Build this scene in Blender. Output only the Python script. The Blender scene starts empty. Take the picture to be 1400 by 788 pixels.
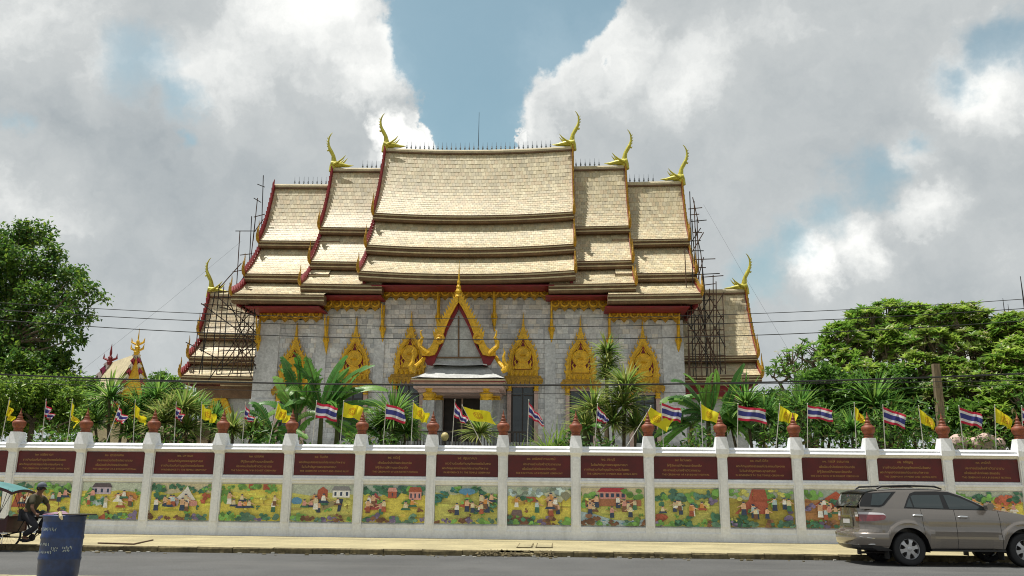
import bpy, math, random
import numpy as np
from mathutils import Vector, Matrix
from mathutils.geometry import tessellate_polygon
R = random.Random(7)
NR = np.random.RandomState(7)
S = bpy.context.scene
COL = S.collection
PI = math.pi

# ------------------------------------------------------------------ camera
YAW, PITCH, ROLL, FPX, EYE = 0.0528, 0.2388, 0.0111, 1167.0, 1.5
def _axes():
    cy, sy = math.cos(YAW), math.sin(YAW)
    f0 = Vector((-sy, cy, 0)); r0 = Vector((cy, sy, 0)); u0 = Vector((0, 0, 1))
    f = f0*math.cos(PITCH) + u0*math.sin(PITCH); u = -f0*math.sin(PITCH) + u0*math.cos(PITCH)
    return r0*math.cos(ROLL) + u*math.sin(ROLL), -r0*math.sin(ROLL) + u*math.cos(ROLL), f
CR, CU, CF = _axes()
cam = bpy.data.objects.new('camera', bpy.data.cameras.new('camera')); COL.objects.link(cam)
cam.matrix_world = Matrix(((CR.x, CU.x, -CF.x, 0), (CR.y, CU.y, -CF.y, 0), (CR.z, CU.z, -CF.z, EYE), (0, 0, 0, 1)))
cam.data.sensor_width = 36.0; cam.data.lens = FPX/1400*36; cam.data.clip_start = 0.1; cam.data.clip_end = 6000
S.camera = cam
S.render.filter_size = 1.0
try: S.cycles.filter_width = 1.05
except Exception: pass
def ray(x, y): return CF*FPX + CR*(x-700) - CU*(y-394)
def P(x, y, Y):
    d = ray(x, y); t = Y/d.y
    return Vector((d.x*t, Y, EYE + d.z*t))
def G(x, y, z=0.0):
    d = ray(x, y); t = (z-EYE)/d.z
    return Vector((d.x*t, d.y*t, z))

# ------------------------------------------------------------------ light
SUN_DIR = Vector((-0.31, 0.05, 1.0)).normalized()          # towards the sun
SUN_EL = math.asin(SUN_DIR.z); SUN_AZ = math.atan2(SUN_DIR.x, SUN_DIR.y)
sun = bpy.data.objects.new('sun', bpy.data.lights.new('sun', 'SUN')); COL.objects.link(sun)
sun.data.energy = 4.8; sun.data.angle = math.radians(0.55); sun.data.color = (1.0, 0.955, 0.88)
sun.rotation_euler = (-SUN_DIR).to_track_quat('-Z', 'Y').to_euler()
S.view_settings.view_transform = 'Standard'; S.view_settings.look = 'None'
S.view_settings.exposure = 0.28; S.view_settings.gamma = 1.0

W = bpy.data.worlds.new('World'); S.world = W; W.use_nodes = True
nt = W.node_tree; nt.nodes.clear()
def N(t, tree=None, **kw):
    n = (tree or nt).nodes.new(t)
    for k, v in kw.items():
        if k.startswith('i_'): n.inputs[int(k[2:])].default_value = v
        else: setattr(n, k, v)
    return n
def lk(a, b, tree=None): (tree or nt).links.new(a, b)
def mth(op, a, b=None, c=None, tree=None, clamp=False):
    n = N('ShaderNodeMath', tree, operation=op, use_clamp=clamp)
    for i, v in enumerate((a, b, c)):
        if v is None: continue
        if isinstance(v, (int, float)): n.inputs[i].default_value = v
        else: lk(v, n.inputs[i], tree)
    return n.outputs[0]
def smooth(v, a, b, o0=0.0, o1=1.0, tree=None):
    n = N('ShaderNodeMapRange', tree, interpolation_type='SMOOTHSTEP')
    lk(v, n.inputs[0], tree)
    for i, q in enumerate((a, b, o0, o1)): n.inputs[i+1].default_value = q
    return n.outputs[0]
def build_sky():
    tc = N('ShaderNodeTexCoord').outputs['Generated']
    sky = N('ShaderNodeTexSky', sky_type='NISHITA', sun_disc=False, sun_elevation=SUN_EL, sun_rotation=SUN_AZ,
            air_density=1.0, dust_density=1.6, ozone_density=0.5)
    # a big soft field of cloud banks (world directions), broken up by fractal noise
    warp = N('ShaderNodeTexNoise', i_2=5.0, i_3=6.0, i_4=0.62); lk(tc, warp.inputs[0])
    wv = N('ShaderNodeVectorMath', operation='SUBTRACT'); lk(warp.outputs['Color'], wv.inputs[0]); wv.inputs[1].default_value = (.5, .5, .5)
    ws = N('ShaderNodeVectorMath', operation='SCALE'); lk(wv.outputs[0], ws.inputs[0]); ws.inputs['Scale'].default_value = 0.12
    w2 = N('ShaderNodeTexNoise', i_2=22.0, i_3=7.0, i_4=0.65); lk(tc, w2.inputs[0])
    w2v = N('ShaderNodeVectorMath', operation='SUBTRACT'); lk(w2.outputs['Color'], w2v.inputs[0]); w2v.inputs[1].default_value = (.5, .5, .5)
    w2s = N('ShaderNodeVectorMath', operation='SCALE'); lk(w2v.outputs[0], w2s.inputs[0]); w2s.inputs['Scale'].default_value = 0.055
    wsum = N('ShaderNodeVectorMath', operation='ADD'); lk(ws.outputs[0], wsum.inputs[0]); lk(w2s.outputs[0], wsum.inputs[1]); ws = wsum
    wd = N('ShaderNodeVectorMath', operation='ADD'); lk(tc, wd.inputs[0]); lk(ws.outputs[0], wd.inputs[1])
    wd = wd.outputs[0]
    def blob(x, y, r_in, r_out):
        d = ray(x, y).normalized()
        n = N('ShaderNodeVectorMath', operation='DISTANCE'); lk(wd, n.inputs[0]); n.inputs[1].default_value = d
        return smooth(n.outputs['Value'], r_in/FPX, r_out/FPX, 1.0, 0.0)
    def union(lst):
        o = None
        for b in lst:
            v = blob(*b); o = v if o is None else mth('MAXIMUM', o, v)
        return o
    gap = union([(690, -60, 130, 180), (640, 50, 85, 135), (640, 165, 45, 100), (690, -260, 150, 330), (790, -30, 50, 95)])
    holes = union([(195, 90, 15, 110), (250, 150, 5, 70), (20, 165, 0, 45), (250, 215, 0, 40), (1190, 265, 15, 92), (1130, 312, 5, 80), (1085, 355, 5, 75), (1250, 205, 0, 45), (1390, 66, 15, 80), (1320, 110, 5, 60), (1040, 390, 10, 90), (848, 95, 0, 14)])
    puff = union([(538, 190, 22, 52), (505, 175, 8, 30), (712, 190, 4, 16)])
    fb = N('ShaderNodeTexNoise', i_2=3.2, i_3=9.0, i_4=0.6); lk(tc, fb.inputs[0])
    cov = mth('ADD', mth('MULTIPLY', mth('SUBTRACT', fb.outputs[0], 0.5), 1.1), 1.0)
    cov = mth('SUBTRACT', cov, mth('MULTIPLY', gap, 1.5)); cov = mth('SUBTRACT', cov, mth('MULTIPLY', holes, 0.72))
    cov = mth('ADD', cov, mth('MULTIPLY', puff, 1.6))
    dens = smooth(cov, 0.0, 0.72, 0.14, 1.0)
    # thick undersides are grey, thin edges and sun facing flanks white
    fb2 = N('ShaderNodeTexNoise', i_2=4.4, i_3=8.0, i_4=0.62); lk(wd, fb2.inputs[0])
    edge = union([(775, 95, 30, 120), (745, 165, 20, 75), (850, 70, 30, 120), (500, 90, 25, 80), (440, 30, 20, 120), (1340, 145, 5, 85), (1180, 360, 0, 60), (1270, 290, 0, 60), (960, 120, 0, 110), (1245, 215, 5, 55), (1120, 380, 0, 45), (280, 110, 10, 110), (100, 60, 20, 140), (60, 260, 20, 130), (540, 190, 30, 70)])
    br = mth('ADD', mth('MULTIPLY', mth('SUBTRACT', fb2.outputs[0], 0.5), 1.3), 0.42)
    br = mth('ADD', br, mth('MULTIPLY', edge, 0.36)); br = mth('ADD', br, mth('MULTIPLY', puff, 0.35)); br = mth('SUBTRACT', br, mth('MULTIPLY', smooth(cov, 0.85, 1.3), 0.16))
    ramp = N('ShaderNodeValToRGB'); lk(br, ramp.inputs[0])
    el = ramp.color_ramp.elements
    el[0].position = 0.12; el[0].color = (0.33, 0.365, 0.385, 1)
    el[1].position = 0.95; el[1].color = (0.92, 0.92, 0.89, 1)
    e = el.new(0.5); e.color = (0.475, 0.50, 0.505, 1)
    skc = N('ShaderNodeMix', data_type='RGBA', blend_type='MULTIPLY'); skc.inputs[0].default_value = 1.0
    lk(sky.outputs[0], skc.inputs[6]); skc.inputs[7].default_value = (1.0, 1.18, 0.93, 1)
    b1 = N('ShaderNodeBackground', i_1=SKY_STRENGTH); lk(skc.outputs[2], b1.inputs[0])
    b2 = N('ShaderNodeBackground', i_1=CLOUD_STRENGTH); lk(ramp.outputs[0], b2.inputs[0])
    mx = N('ShaderNodeMixShader'); lk(dens, mx.inputs[0]); lk(b1.outputs[0], mx.inputs[1]); lk(b2.outputs[0], mx.inputs[2])
    out = N('ShaderNodeOutputWorld'); lk(mx.outputs[0], out.inputs[0])
SKY_STRENGTH, CLOUD_STRENGTH = 0.115, 1.0
build_sky()

# ------------------------------------------------------------------ materials
MATS = {}
def mat(name, col=None, rough=0.7, metal=0.0, spec=0.5, n_scale=0.0, n_amt=0.0, fine=0.0, fine_amt=0.0, bump=0.0, bump_scale=20.0,
        trans=0.0, coat=0.0, stain=0.0, stain_col=(.1, .09, .08), streak=None, stretch=None):
    m = bpy.data.materials.new(name); m.use_nodes = True
    t = m.node_tree; t.nodes.clear()
    b = N('ShaderNodeBsdfPrincipled', t); out = N('ShaderNodeOutputMaterial', t)
    b.inputs['Roughness'].default_value = rough; b.inputs['Metallic'].default_value = metal
    b.inputs['Specular IOR Level'].default_value = spec
    if coat: b.inputs['Coat Weight'].default_value = coat; b.inputs['Coat Roughness'].default_value = 0.06
    if col is None:
        a = N('ShaderNodeAttribute', t, attribute_name='Col'); c = a.outputs[0]
    else:
        a = N('ShaderNodeRGB', t); a.outputs[0].default_value = (*col, 1); c = a.outputs[0]
    geo = N('ShaderNodeNewGeometry', t).outputs['Position']
    if stretch:
        mp = N('ShaderNodeMapping', t); lk(geo, mp.inputs[0], t); mp.inputs['Scale'].default_value = stretch; geo = mp.outputs[0]
    def mul(c, scale, amt, det=5.0):
        n = N('ShaderNodeTexNoise', t, i_2=scale, i_3=det, i_4=0.6); lk(geo, n.inputs[0], t)
        v = smooth(n.outputs[0], 0.25, 0.75, 1.0-amt, 1.0+amt, t)
        x = N('ShaderNodeMix', t, data_type='RGBA', blend_type='MULTIPLY'); x.inputs[0].default_value = 1.0
        cc = N('ShaderNodeCombineColor', t); [lk(v, cc.inputs[k], t) for k in range(3)]
        lk(c, x.inputs[6], t); lk(cc.outputs[0], x.inputs[7], t); return x.outputs[2]
    if n_amt: c = mul(c, n_scale, n_amt)
    if fine_amt: c = mul(c, fine, fine_amt, 3.0)
    if stain:
        n = N('ShaderNodeTexNoise', t, i_2=1.3, i_3=8.0, i_4=0.7); lk(geo, n.inputs[0], t)
        v = smooth(n.outputs[0], 0.52, 0.72, 0.0, stain, t)
        x = N('ShaderNodeMix', t, data_type='RGBA'); lk(v, x.inputs[0], t); lk(c, x.inputs[6], t); x.inputs[7].default_value = (*stain_col, 1); c = x.outputs[2]
    if streak:                                                # rain streaks, wheel tracks: (mapping scale, amount, colour)
        sc, amt, scol = streak
        mp = N('ShaderNodeMapping', t); lk(N('ShaderNodeNewGeometry', t).outputs['Position'], mp.inputs[0], t); mp.inputs['Scale'].default_value = sc
        n = N('ShaderNodeTexNoise', t, i_2=1.0, i_3=6.0, i_4=0.6); lk(mp.outputs[0], n.inputs[0], t)
        v = smooth(n.outputs[0], 0.48, 0.72, 0.0, amt, t)
        x = N('ShaderNodeMix', t, data_type='RGBA'); lk(v, x.inputs[0], t); lk(c, x.inputs[6], t); x.inputs[7].default_value = (*scol, 1); c = x.outputs[2]
    lk(c, b.inputs['Base Color'], t)
    if bump:
        n = N('ShaderNodeTexNoise', t, i_2=bump_scale, i_3=6.0, i_4=0.65); lk(geo, n.inputs[0], t)
        bp = N('ShaderNodeBump', t); bp.inputs['Strength'].default_value = bump; bp.inputs['Distance'].default_value = 0.02
        lk(n.outputs[0], bp.inputs['Height'], t); lk(bp.outputs[0], b.inputs['Normal'], t)
    if trans:
        tr = N('ShaderNodeBsdfTranslucent', t); lk(c, tr.inputs[0], t)
        mx = N('ShaderNodeMixShader', t); mx.inputs[0].default_value = trans
        lk(b.outputs[0], mx.inputs[1], t); lk(tr.outputs[0], mx.inputs[2], t); lk(mx.outputs[0], out.inputs[0], t)
    else: lk(b.outputs[0], out.inputs[0], t)
    MATS[name] = m
    return m
mat('asphalt', (.074, .075, .074), .9, n_scale=.35, n_amt=.22, fine=28, fine_amt=.35, bump=.5, bump_scale=60, stain=.45, stain_col=(.048, .048, .046), streak=((.06, 1.1, 1), .45, (.105, .103, .098)))
mat('pavement', (.34, .295, .165), .9, n_scale=.8, n_amt=.2, fine=14, fine_amt=.18, bump=.3, bump_scale=30, stain=.5, stain_col=(.20, .175, .11))
mat('bounce_paving', (.42, .40, .35), .9, n_scale=.6, n_amt=.2, fine=9, fine_amt=.15, bump=.2)
mat('kerb', (.15, .12, .06), .95, n_scale=1.5, n_amt=.45, fine=9, fine_amt=.4, bump=.6, bump_scale=12)
mat('yellow_paint', (.55, .42, .07), .8, n_scale=3, n_amt=.3, fine=20, fine_amt=.3)
mat('soil', (.10, .085, .04), .95, n_scale=.7, n_amt=.4, fine=9, fine_amt=.3)
mat('white_paint', (.78, .80, .83), .65, n_scale=.9, n_amt=.08, fine=14, fine_amt=.07, stain=.18, stain_col=(.50, .52, .52), streak=((5, 5, .55), .25, (.42, .42, .40)), bump=.15, bump_scale=25)
mat('plaque', (.085, .004, .005), .35, n_scale=2, n_amt=.25, fine=20, fine_amt=.1)
mat('lettering', (.42, .25, .07), .5, metal=.3)
mat('terracotta', (.20, .052, .02), .6, n_scale=7, n_amt=.3, fine=30, fine_amt=.2)
mat('mural', None, .5, fine=26, fine_amt=.2, n_scale=9, n_amt=.12)
mat('tile', None, .55, streak=((1.6, .25, .25), .30, (.30, .26, .17)), n_scale=.5, n_amt=.07, fine=16, fine_amt=.14)
mat('fascia', (.15, .085, .042), .7, n_scale=2, n_amt=.25, fine=14, fine_amt=.2)
mat('cream', (.50, .43, .27), .7, n_scale=2, n_amt=.15, fine=12, fine_amt=.12)
mat('red_paint', (.20, .008, .012), .5, n_scale=3, n_amt=.25)
mat('gold', (.66, .385, .015), .36, metal=.12, n_scale=5, n_amt=.22, fine=30, fine_amt=.35, bump=.9, bump_scale=14)
mat('gold_dark', (.40, .22, .013), .45, metal=.12, n_scale=6, n_amt=.3, fine=26, fine_amt=.5, bump=.9, bump_scale=12)
mat('gold_green', (.46, .42, .04), .42, metal=.15, n_scale=5, n_amt=.25, fine=20, fine_amt=.2)
mat('marble', None, .5, n_scale=1.1, n_amt=.1, fine=9, fine_amt=.16)
mat('marble_plain', (.56, .57, .57), .5, n_scale=1.6, n_amt=.16, fine=7, fine_amt=.2)
mat('red_trim', (.34, .05, .06), .55, n_scale=3, n_amt=.25)
mat('stone', (.42, .43, .42), .7, n_scale=2, n_amt=.2, fine=12, fine_amt=.18, stain=.3, stain_col=(.2, .2, .19))
mat('pink_stone', (.50, .36, .31), .65, n_scale=2, n_amt=.15, fine=12, fine_amt=.1)
mat('dark_wood', (.03, .022, .018), .5, n_scale=4, n_amt=.3)
mat('iron', (.045, .04, .038), .55, metal=.6, n_scale=8, n_amt=.4)
mat('rust_pole', (.09, .05, .032), .8, n_scale=5, n_amt=.4)
mat('grey_metal', (.22, .24, .26), .4, metal=.7)
mat('glass', (.02, .03, .032), .05, spec=.8)
mat('green_glass', (.015, .05, .04), .08, spec=.7)
mat('rubber', (.018, .018, .019), .8)
mat('bark', (.14, .105, .07), .9, n_scale=6, n_amt=.4, fine=25, fine_amt=.3, bump=.7, bump_scale=25)
mat('leaf', None, .42, trans=.5, spec=.4)
mat('cable', (.02, .02, .022), .6)
mat('pole', (.55, .53, .47), .6, n_scale=6, n_amt=.2)
mat('cloth', None, .8, trans=.35)
mat('wood_post', (.21, .16, .095), .9, n_scale=3, n_amt=.3, fine=20, fine_amt=.35, stretch=(1, 1, .15), bump=.5)
def M(n): return MATS[n]

# ------------------------------------------------------------------ building helpers
WL = {}                                                     # world location of every thing / part
def tag(o, label=None, cat=None, group=None, kind=None):
    if label: o['label'] = label
    if cat: o['category'] = cat
    if group: o['group'] = group
    if kind: o['kind'] = kind
    return o
def thing(name, label, cat, loc=(0, 0, 0), group=None):
    o = bpy.data.objects.new(name, None); COL.objects.link(o); o.location = loc; o.empty_display_size = .3
    WL[o] = Vector(loc); return tag(o, label, cat, group)
def new_obj(name, me, loc, parent=None):
    o = bpy.data.objects.new(name, me); COL.objects.link(o)
    loc = Vector(loc); WL[o] = loc
    if parent is not None: o.parent = parent; o.location = loc - WL[parent]
    else: o.location = loc
    return o
class MB:
    def __init__(s): s.v = []; s.f = []; s.c = []; s.m = []; s.col = (.5, .5, .5); s.mi = 0
    def face(s, pts, c=None, mi=None):
        b = len(s.v); s.v += [tuple(p) for p in pts]; s.f.append(tuple(range(b, b+len(pts)))); s.c.append(c or s.col); s.m.append(s.mi if mi is None else mi)
    def grid(s, rows, c=None, close=False, mi=None):
        b = len(s.v); n = len(rows[0])
        for r in rows: s.v += [tuple(p) for p in r]
        for i in range(len(rows)-1):
            for j in range(n if close else n-1):
                k = (j+1) % n
                s.f.append((b+i*n+j, b+i*n+k, b+(i+1)*n+k, b+(i+1)*n+j)); s.c.append(c or s.col); s.m.append(s.mi if mi is None else mi)
    def box(s, x0, x1, y0, y1, z0, z1, c=None, mi=None):
        b = len(s.v)
        s.v += [(x, y, z) for z in (z0, z1) for x, y in ((x0, y0), (x1, y0), (x1, y1), (x0, y1))]
        for f in ((0, 3, 2, 1), (4, 5, 6, 7), (0, 1, 5, 4), (1, 2, 6, 5), (2, 3, 7, 6), (3, 0, 4, 7)):
            s.f.append(tuple(b+i for i in f)); s.c.append(c or s.col); s.m.append(s.mi if mi is None else mi)
    def tube(s, path, rad, n=6, c=None, cap=True, mi=None, flat=1.0):
        path = [Vector(p) for p in path]; k = len(path)
        if isinstance(rad, (int, float)): rad = [rad]*k
        rows = []; ref = None
        for i, p in enumerate(path):
            t = (path[min(i+1, k-1)] - path[max(i-1, 0)])
            t = t.normalized() if t.length > 1e-9 else Vector((0, 0, 1))
            if ref is None: ref = Vector((0, 1, 0)) if abs(t.y) < .8 else Vector((1, 0, 0))
            a = (ref - t*ref.dot(t)); a = a.normalized() if a.length > 1e-6 else t.orthogonal().normalized()
            b = t.cross(a); ref = a
            rows.append([p + (a*math.cos(q)*flat + b*math.sin(q))*rad[i] for q in (2*PI*j/n for j in range(n))])
        s.grid(rows, c, True, mi)
        if cap: s.face(list(reversed(rows[0])), c, mi); s.face(rows[-1], c, mi)
    def lathe(s, prof, n=12, ctr=(0, 0, 0), c=None, mi=None, cap=True):
        rows = [[(ctr[0]+r*math.cos(2*PI*j/n), ctr[1]+r*math.sin(2*PI*j/n), ctr[2]+z) for j in range(n)] for r, z in prof]
        s.grid(rows, c, True, mi)
        if cap: s.face(list(reversed(rows[0])), c, mi); s.face(rows[-1], c, mi)
    def prism(s, pts, y0, y1, c=None, mi=None, axis='y', back=True):
        """outline in XZ (axis y), extruded from y0 (front) to y1"""
        def to(p, y): return (p[0], y, p[1]) if axis == 'y' else ((y, p[0], p[1]) if axis == 'x' else (p[0], p[1], y))
        tri = tessellate_polygon([[Vector((p[0], p[1], 0)) for p in pts]])
        n = len(pts); b = len(s.v); cc = c or s.col; mm = s.mi if mi is None else mi
        s.v += [to(p, y0) for p in pts] + [to(p, y1) for p in pts]
        for t in tri:
            s.f.append(tuple(b+i for i in t)); s.c.append(cc); s.m.append(mm)
            if back: s.f.append(tuple(b+n+i for i in reversed(t))); s.c.append(cc); s.m.append(mm)
        for i in range(n):
            j = (i+1) % n
            s.f.append((b+i, b+j, b+n+j, b+n+i)); s.c.append(cc); s.m.append(mm)
    def mesh(s, name, mats, ctr=(0, 0, 0), smooth=False):
        me = bpy.data.meshes.new(name)
        v = np.array(s.v, float) - np.array(ctr)
        me.from_pydata(v.tolist(), [], s.f)
        for m in (mats if isinstance(mats, (list, tuple)) else [mats]): me.materials.append(M(m) if isinstance(m, str) else m)
        me.polygons.foreach_set('material_index', s.m)
        if smooth: me.polygons.foreach_set('use_smooth', [True]*len(s.f))
        a = me.color_attributes.new('Col', 'FLOAT_COLOR', 'CORNER')
        cnt = np.array([len(f) for f in s.f]); cs = np.repeat(np.array([(*c[:3], 1.0) for c in s.c]), cnt, axis=0)
        a.data.foreach_set('color', cs.ravel()); me.update()
        return me
    def build(s, name, mats, parent=None, smooth=False, ctr=None):
        v = np.array(s.v)
        if ctr is None:
            lo, hi = v.min(0), v.max(0); ctr = ((lo[0]+hi[0])/2, (lo[1]+hi[1])/2, lo[2])
        return new_obj(name, s.mesh(name, mats, ctr, smooth), ctr, parent)
def dup_at(src, loc, parent=None):
    o = src.copy(); COL.objects.link(o); loc = Vector(loc); WL[o] = loc
    o.parent = parent; o.location = loc - (WL[parent] if parent is not None else Vector())
    return o
def copy_tree(src, loc, rz=0.0, sc=None, parent=None):
    """copy of a thing with copies of its parts and their sub-parts"""
    o = src.copy(); COL.objects.link(o); WL[o] = Vector(loc)
    if parent is None:
        o.location = loc; o.rotation_euler[2] = rz
        if sc is not None: o.scale = (sc, sc, sc)
    for ch in [c for c in src.children]:
        c = ch.copy(); COL.objects.link(c); c.parent = o
        for g in [q for q in ch.children]:
            d = g.copy(); COL.objects.link(d); d.parent = c
    return o
def jit(c, a): 
    k = 1 + R.uniform(-a, a); return (c[0]*k, c[1]*k, c[2]*k)
# ------------------------------------------------------------------ the setting
def sheet(name, pts, z, m, sub=1):
    mb = MB(); mb.face([(x, y, z) for x, y in pts]); return tag(mb.build(name, m), kind='structure')
sheet('ground', [(-2500, -600), (2500, -600), (2500, 4500), (-2500, 4500)], -0.02, 'soil')
sheet('bounce_yard', [(-34, 31.6), (26, 31.6), (26, 60), (-34, 60)], 0.0, 'bounce_paving')  # unseen pale paving, added to bounce sunlight up onto the temple front
def kerb_y(x): return 22.55 + 0.036*(x+5)
sheet('road', [(-150, 8), (150, 8), (150, kerb_y(90)), (90, kerb_y(90)), (-90, kerb_y(-90)), (-150, kerb_y(-90))], 0.0, 'asphalt')
# far pavement with its broken kerb
mb = MB(); ny = lambda x: 14.35+.036*(x+8.85)
mb.prism([(-90, -6), (90, -6), (90, ny(90)-.16), (-90, ny(-90)-.16)], -.1, .148, axis='z'); tag(mb.build('near_pavement', 'pavement'), kind='structure')
x = -24.0
while x < 24:
    mb = MB(); L = R.uniform(.9, 1.0); mb.prism([(x, ny(x)-.155), (x+L-.012, ny(x+L)-.155), (x+L-.012, ny(x+L)), (x, ny(x))], -.1, .15+R.uniform(-.004, .004), axis='z'); o = mb.build('kerb_stone', 'pavement'); o['kind'] = 'structure'; x += L
mb = MB()
RX0, RX1 = G(664, 753, .1).x, G(742, 753, .1).x
xs = [-90 + i*1.2 for i in range(0, 151)]
for i in range(len(xs)-1):
    a, b = xs[i], xs[i+1]
    mb.face([(a, kerb_y(a)+.16, .14), (b, kerb_y(b)+.16, .14), (b, 28.5, .15), (a, 28.5, .15)])
tag(mb.build('pavement', 'pavement'), kind='structure')
kt = MB(); x = -30.0
while x < 30:
    L = R.uniform(.85, 1.05); a, b = x, x+L-.012
    broken = a > RX0-.4 and b < RX1+.4
    h = .147 if not broken else R.uniform(.07, .13)
    dy = R.uniform(-.01, .01); ya, yb = kerb_y(a)+dy, kerb_y(b)+dy; e = R.uniform(0, .025)
    q = MB(); w = .158
    q.grid([[(a, ya-.0, -.05), (a, ya+.006, h-.03-e), (a, ya+.03, h), (a, ya+w, h)], [(b, yb, -.05), (b, yb+.006, h-.03), (b, yb+.03, h-e*.4), (b, yb+w, h)]], mi=0)
    q.face([(a, ya, -.05), (a, ya+.03, h), (a, ya+w, h), (a, ya+w, -.05)]); q.face([(b, yb, -.05), (b, yb+.03, h), (b, yb+w, h), (b, yb+w, -.05)])
    for k in range(len(q.f)): q.m[k] = 0 if k % 3 else 1
    q.m = [1, 1, 0, 1, 1]  # front, bevel and ends in the dark tone: shade put into the colour
    o = q.build('kerb_stone', ['pavement', 'kerb']); o['kind'] = 'structure'
    x += L
# rubble in the broken gap
mb = MB()
for k in range(200):
    cx = R.uniform(RX0-.2, RX1+.3); cy = kerb_y(cx)+R.uniform(-.2, .1); r = R.uniform(.012, .035)
    mb.lathe([(r*.6, 0), (r, r*.4), (r*.5, r*.9)], 5, (cx, cy, max(0, .10+(cy-kerb_y(cx))*.4)))
tag(mb.build('kerb_rubble', 'kerb'), kind='stuff')
mb = MB()
for k in range(160):
    cx = R.uniform(-14, 13); cy = kerb_y(cx)-R.random()**2*.7; r = R.uniform(.012, .04)
    mb.box(cx-r*1.5, cx+r, cy-r, cy+r*1.3, .0, r*R.uniform(.5, 1.2), c=R.choice([(.5, .48, .42), (.3, .25, .15), (.2, .16, .08)]))
tag(mb.build('gutter_litter', 'marble'), kind='stuff')
# two inspection covers and a lifted slab on the pavement
for k, (xa, xb, lab) in enumerate(((706, 730, 'rectangular concrete inspection cover in the pavement, the left one of two'), (732, 756, 'rectangular concrete inspection cover in the pavement, the right one of two'))):
    a, b = G(xa, 749, .15), G(xb, 743.5, .15)
    t = thing('inspection_cover', lab, 'cover', ((a.x+b.x)/2, (a.y+b.y)/2, .15), 'inspection covers in the pavement')
    mb = MB(); mb.box(a.x+.03, b.x-.03, a.y+.03, b.y-.03, .14, .168); mb.build('slab', 'pavement', t)
    mb = MB(); mb.box(a.x, a.x+.022, a.y, b.y, .14, .162); mb.box(b.x-.022, b.x, a.y, b.y, .14, .162); mb.box(a.x+.03, b.x-.03, a.y, a.y+.022, .14, .161); mb.box(a.x+.03, b.x-.03, b.y-.022, b.y, .14, .161); mb.build('frame', 'kerb', t)
a, b, c = G(134, 743.2, .15), G(182, 744.8, .15), G(209, 739, .15)
mb = MB(); mb.tube([(a.x, a.y, .16), (b.x, b.y, .16), (c.x, c.y, .16)], .022, 5)
tag(mb.build('bent_rod', 'rust_pole'), 'thin bent dark rod lying on the pavement behind the blue barrel', 'rod')

# ------------------------------------------------------------------ boundary wall
D = 28.33; BAY = 2.356; PX0 = -1.725
wall = thing('boundary_wall', 'long white boundary wall with dark red plaques above painted scenes', 'wall', (PX0, D, .15))
def pillar_x(i): return PX0 + BAY*(i-7)
NB = range(-3, 19)                                           # bays; pillars 0..14 stand in the frame
XL, XR = pillar_x(-3), pillar_x(19)
mb = MB(); mb.box(XL, XR, D+.05, D+.25, 0, 2.9); mb.build('core', 'white_paint', wall)
for nm, prof in (('plinth', [(0, -.10), (0, .0), (-.06, .0), (-.06, .40), (-.03, .44), (-.03, .56), (.045, .605), (.045, -.10)]),
                 ('ledge', [(.045, 1.80), (-.02, 1.83), (-.035, 1.87), (-.035, 1.90), (-.075, 1.93), (-.075, 1.99), (-.03, 2.02), (-.02, 2.07), (.045, 2.085)]),
                 ('coping', [(.045, 2.80), (-.02, 2.83), (-.05, 2.86), (-.155, 2.885), (-.155, 2.90), (-.06, 2.968), (-.055, 3.0), (-.075, 3.01), (-.075, 3.02), (.03, 3.085), (.27, 3.085), (.27, 2.80)])):
    mb = MB()
    for i in NB:
        a, b = pillar_x(i)+.12, pillar_x(i+1)-.12
        q = [(D+y, z + (0.15 if nm == 'plinth' and z < .0 else 0)) for y, z in prof]
        mb.prism(q, a, b, axis='x')
    mb.build(nm, 'white_paint', wall)
pm = MB()
pm.box(-.15, .15, -.07, .2, 0.0, 2.60); pm.box(-.10, .10, -.10, -.071, .45, 2.55)
pm.grid([[(-.15, -.071, 2.60), (.15, -.071, 2.60), (.15, .22, 2.60), (-.15, .22, 2.60)], [(-.21, -.19, 2.72), (.21, -.19, 2.72), (.21, .3, 2.72), (-.21, .3, 2.72)],
         [(-.21, -.19, 2.88), (.21, -.19, 2.88), (.21, .3, 2.88), (-.21, .3, 2.88)], [(-.16, -.12, 3.275), (.16, -.12, 3.275), (.16, .2, 3.275), (-.16, .2, 3.275)]], close=True)
pm.face([(-.16, -.12, 3.275), (.16, -.12, 3.275), (.16, .2, 3.275), (-.16, .2, 3.275)])
# corner facets of the tapering head
for sx in (-1, 1):
    pm.face([(sx*.213, -.192, 2.89), (sx*.162, -.122, 3.27), (sx*.11, -.196, 2.885)])
pil_me = pm.mesh('pillar', 'white_paint')
fm = MB()
fm.lathe([(.165, 0), (.17, .025), (.15, .03), (.15, .075), (.165, .08), (.165, .10), (.14, .115), (.185, .16), (.22, .23), (.23, .30), (.215, .355), (.17, .39), (.13, .40), (.135, .415), (.13, .44), (.10, .455), (.085, .50), (.10, .51), (.095, .535),
          (.065, .555), (.055, .61), (.065, .618), (.058, .64), (.035, .66), (.03, .71), (.02, .74), (.006, .83)], 20)
fin_me = fm.mesh('finial', 'terracotta', smooth=True)
for i in range(-3, 20):
    p = new_obj('pillar', pil_me, (pillar_x(i), D, .15), wall)
    f = new_obj('finial', fin_me, (pillar_x(i), D+.04, 3.425), p); f.rotation_euler[2] = R.uniform(0, 1); f.scale = (.94, .94, R.uniform(.96, 1.02)); p.rotation_euler = (0, R.uniform(-.006, .006), R.uniform(-.02, .02))

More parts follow.
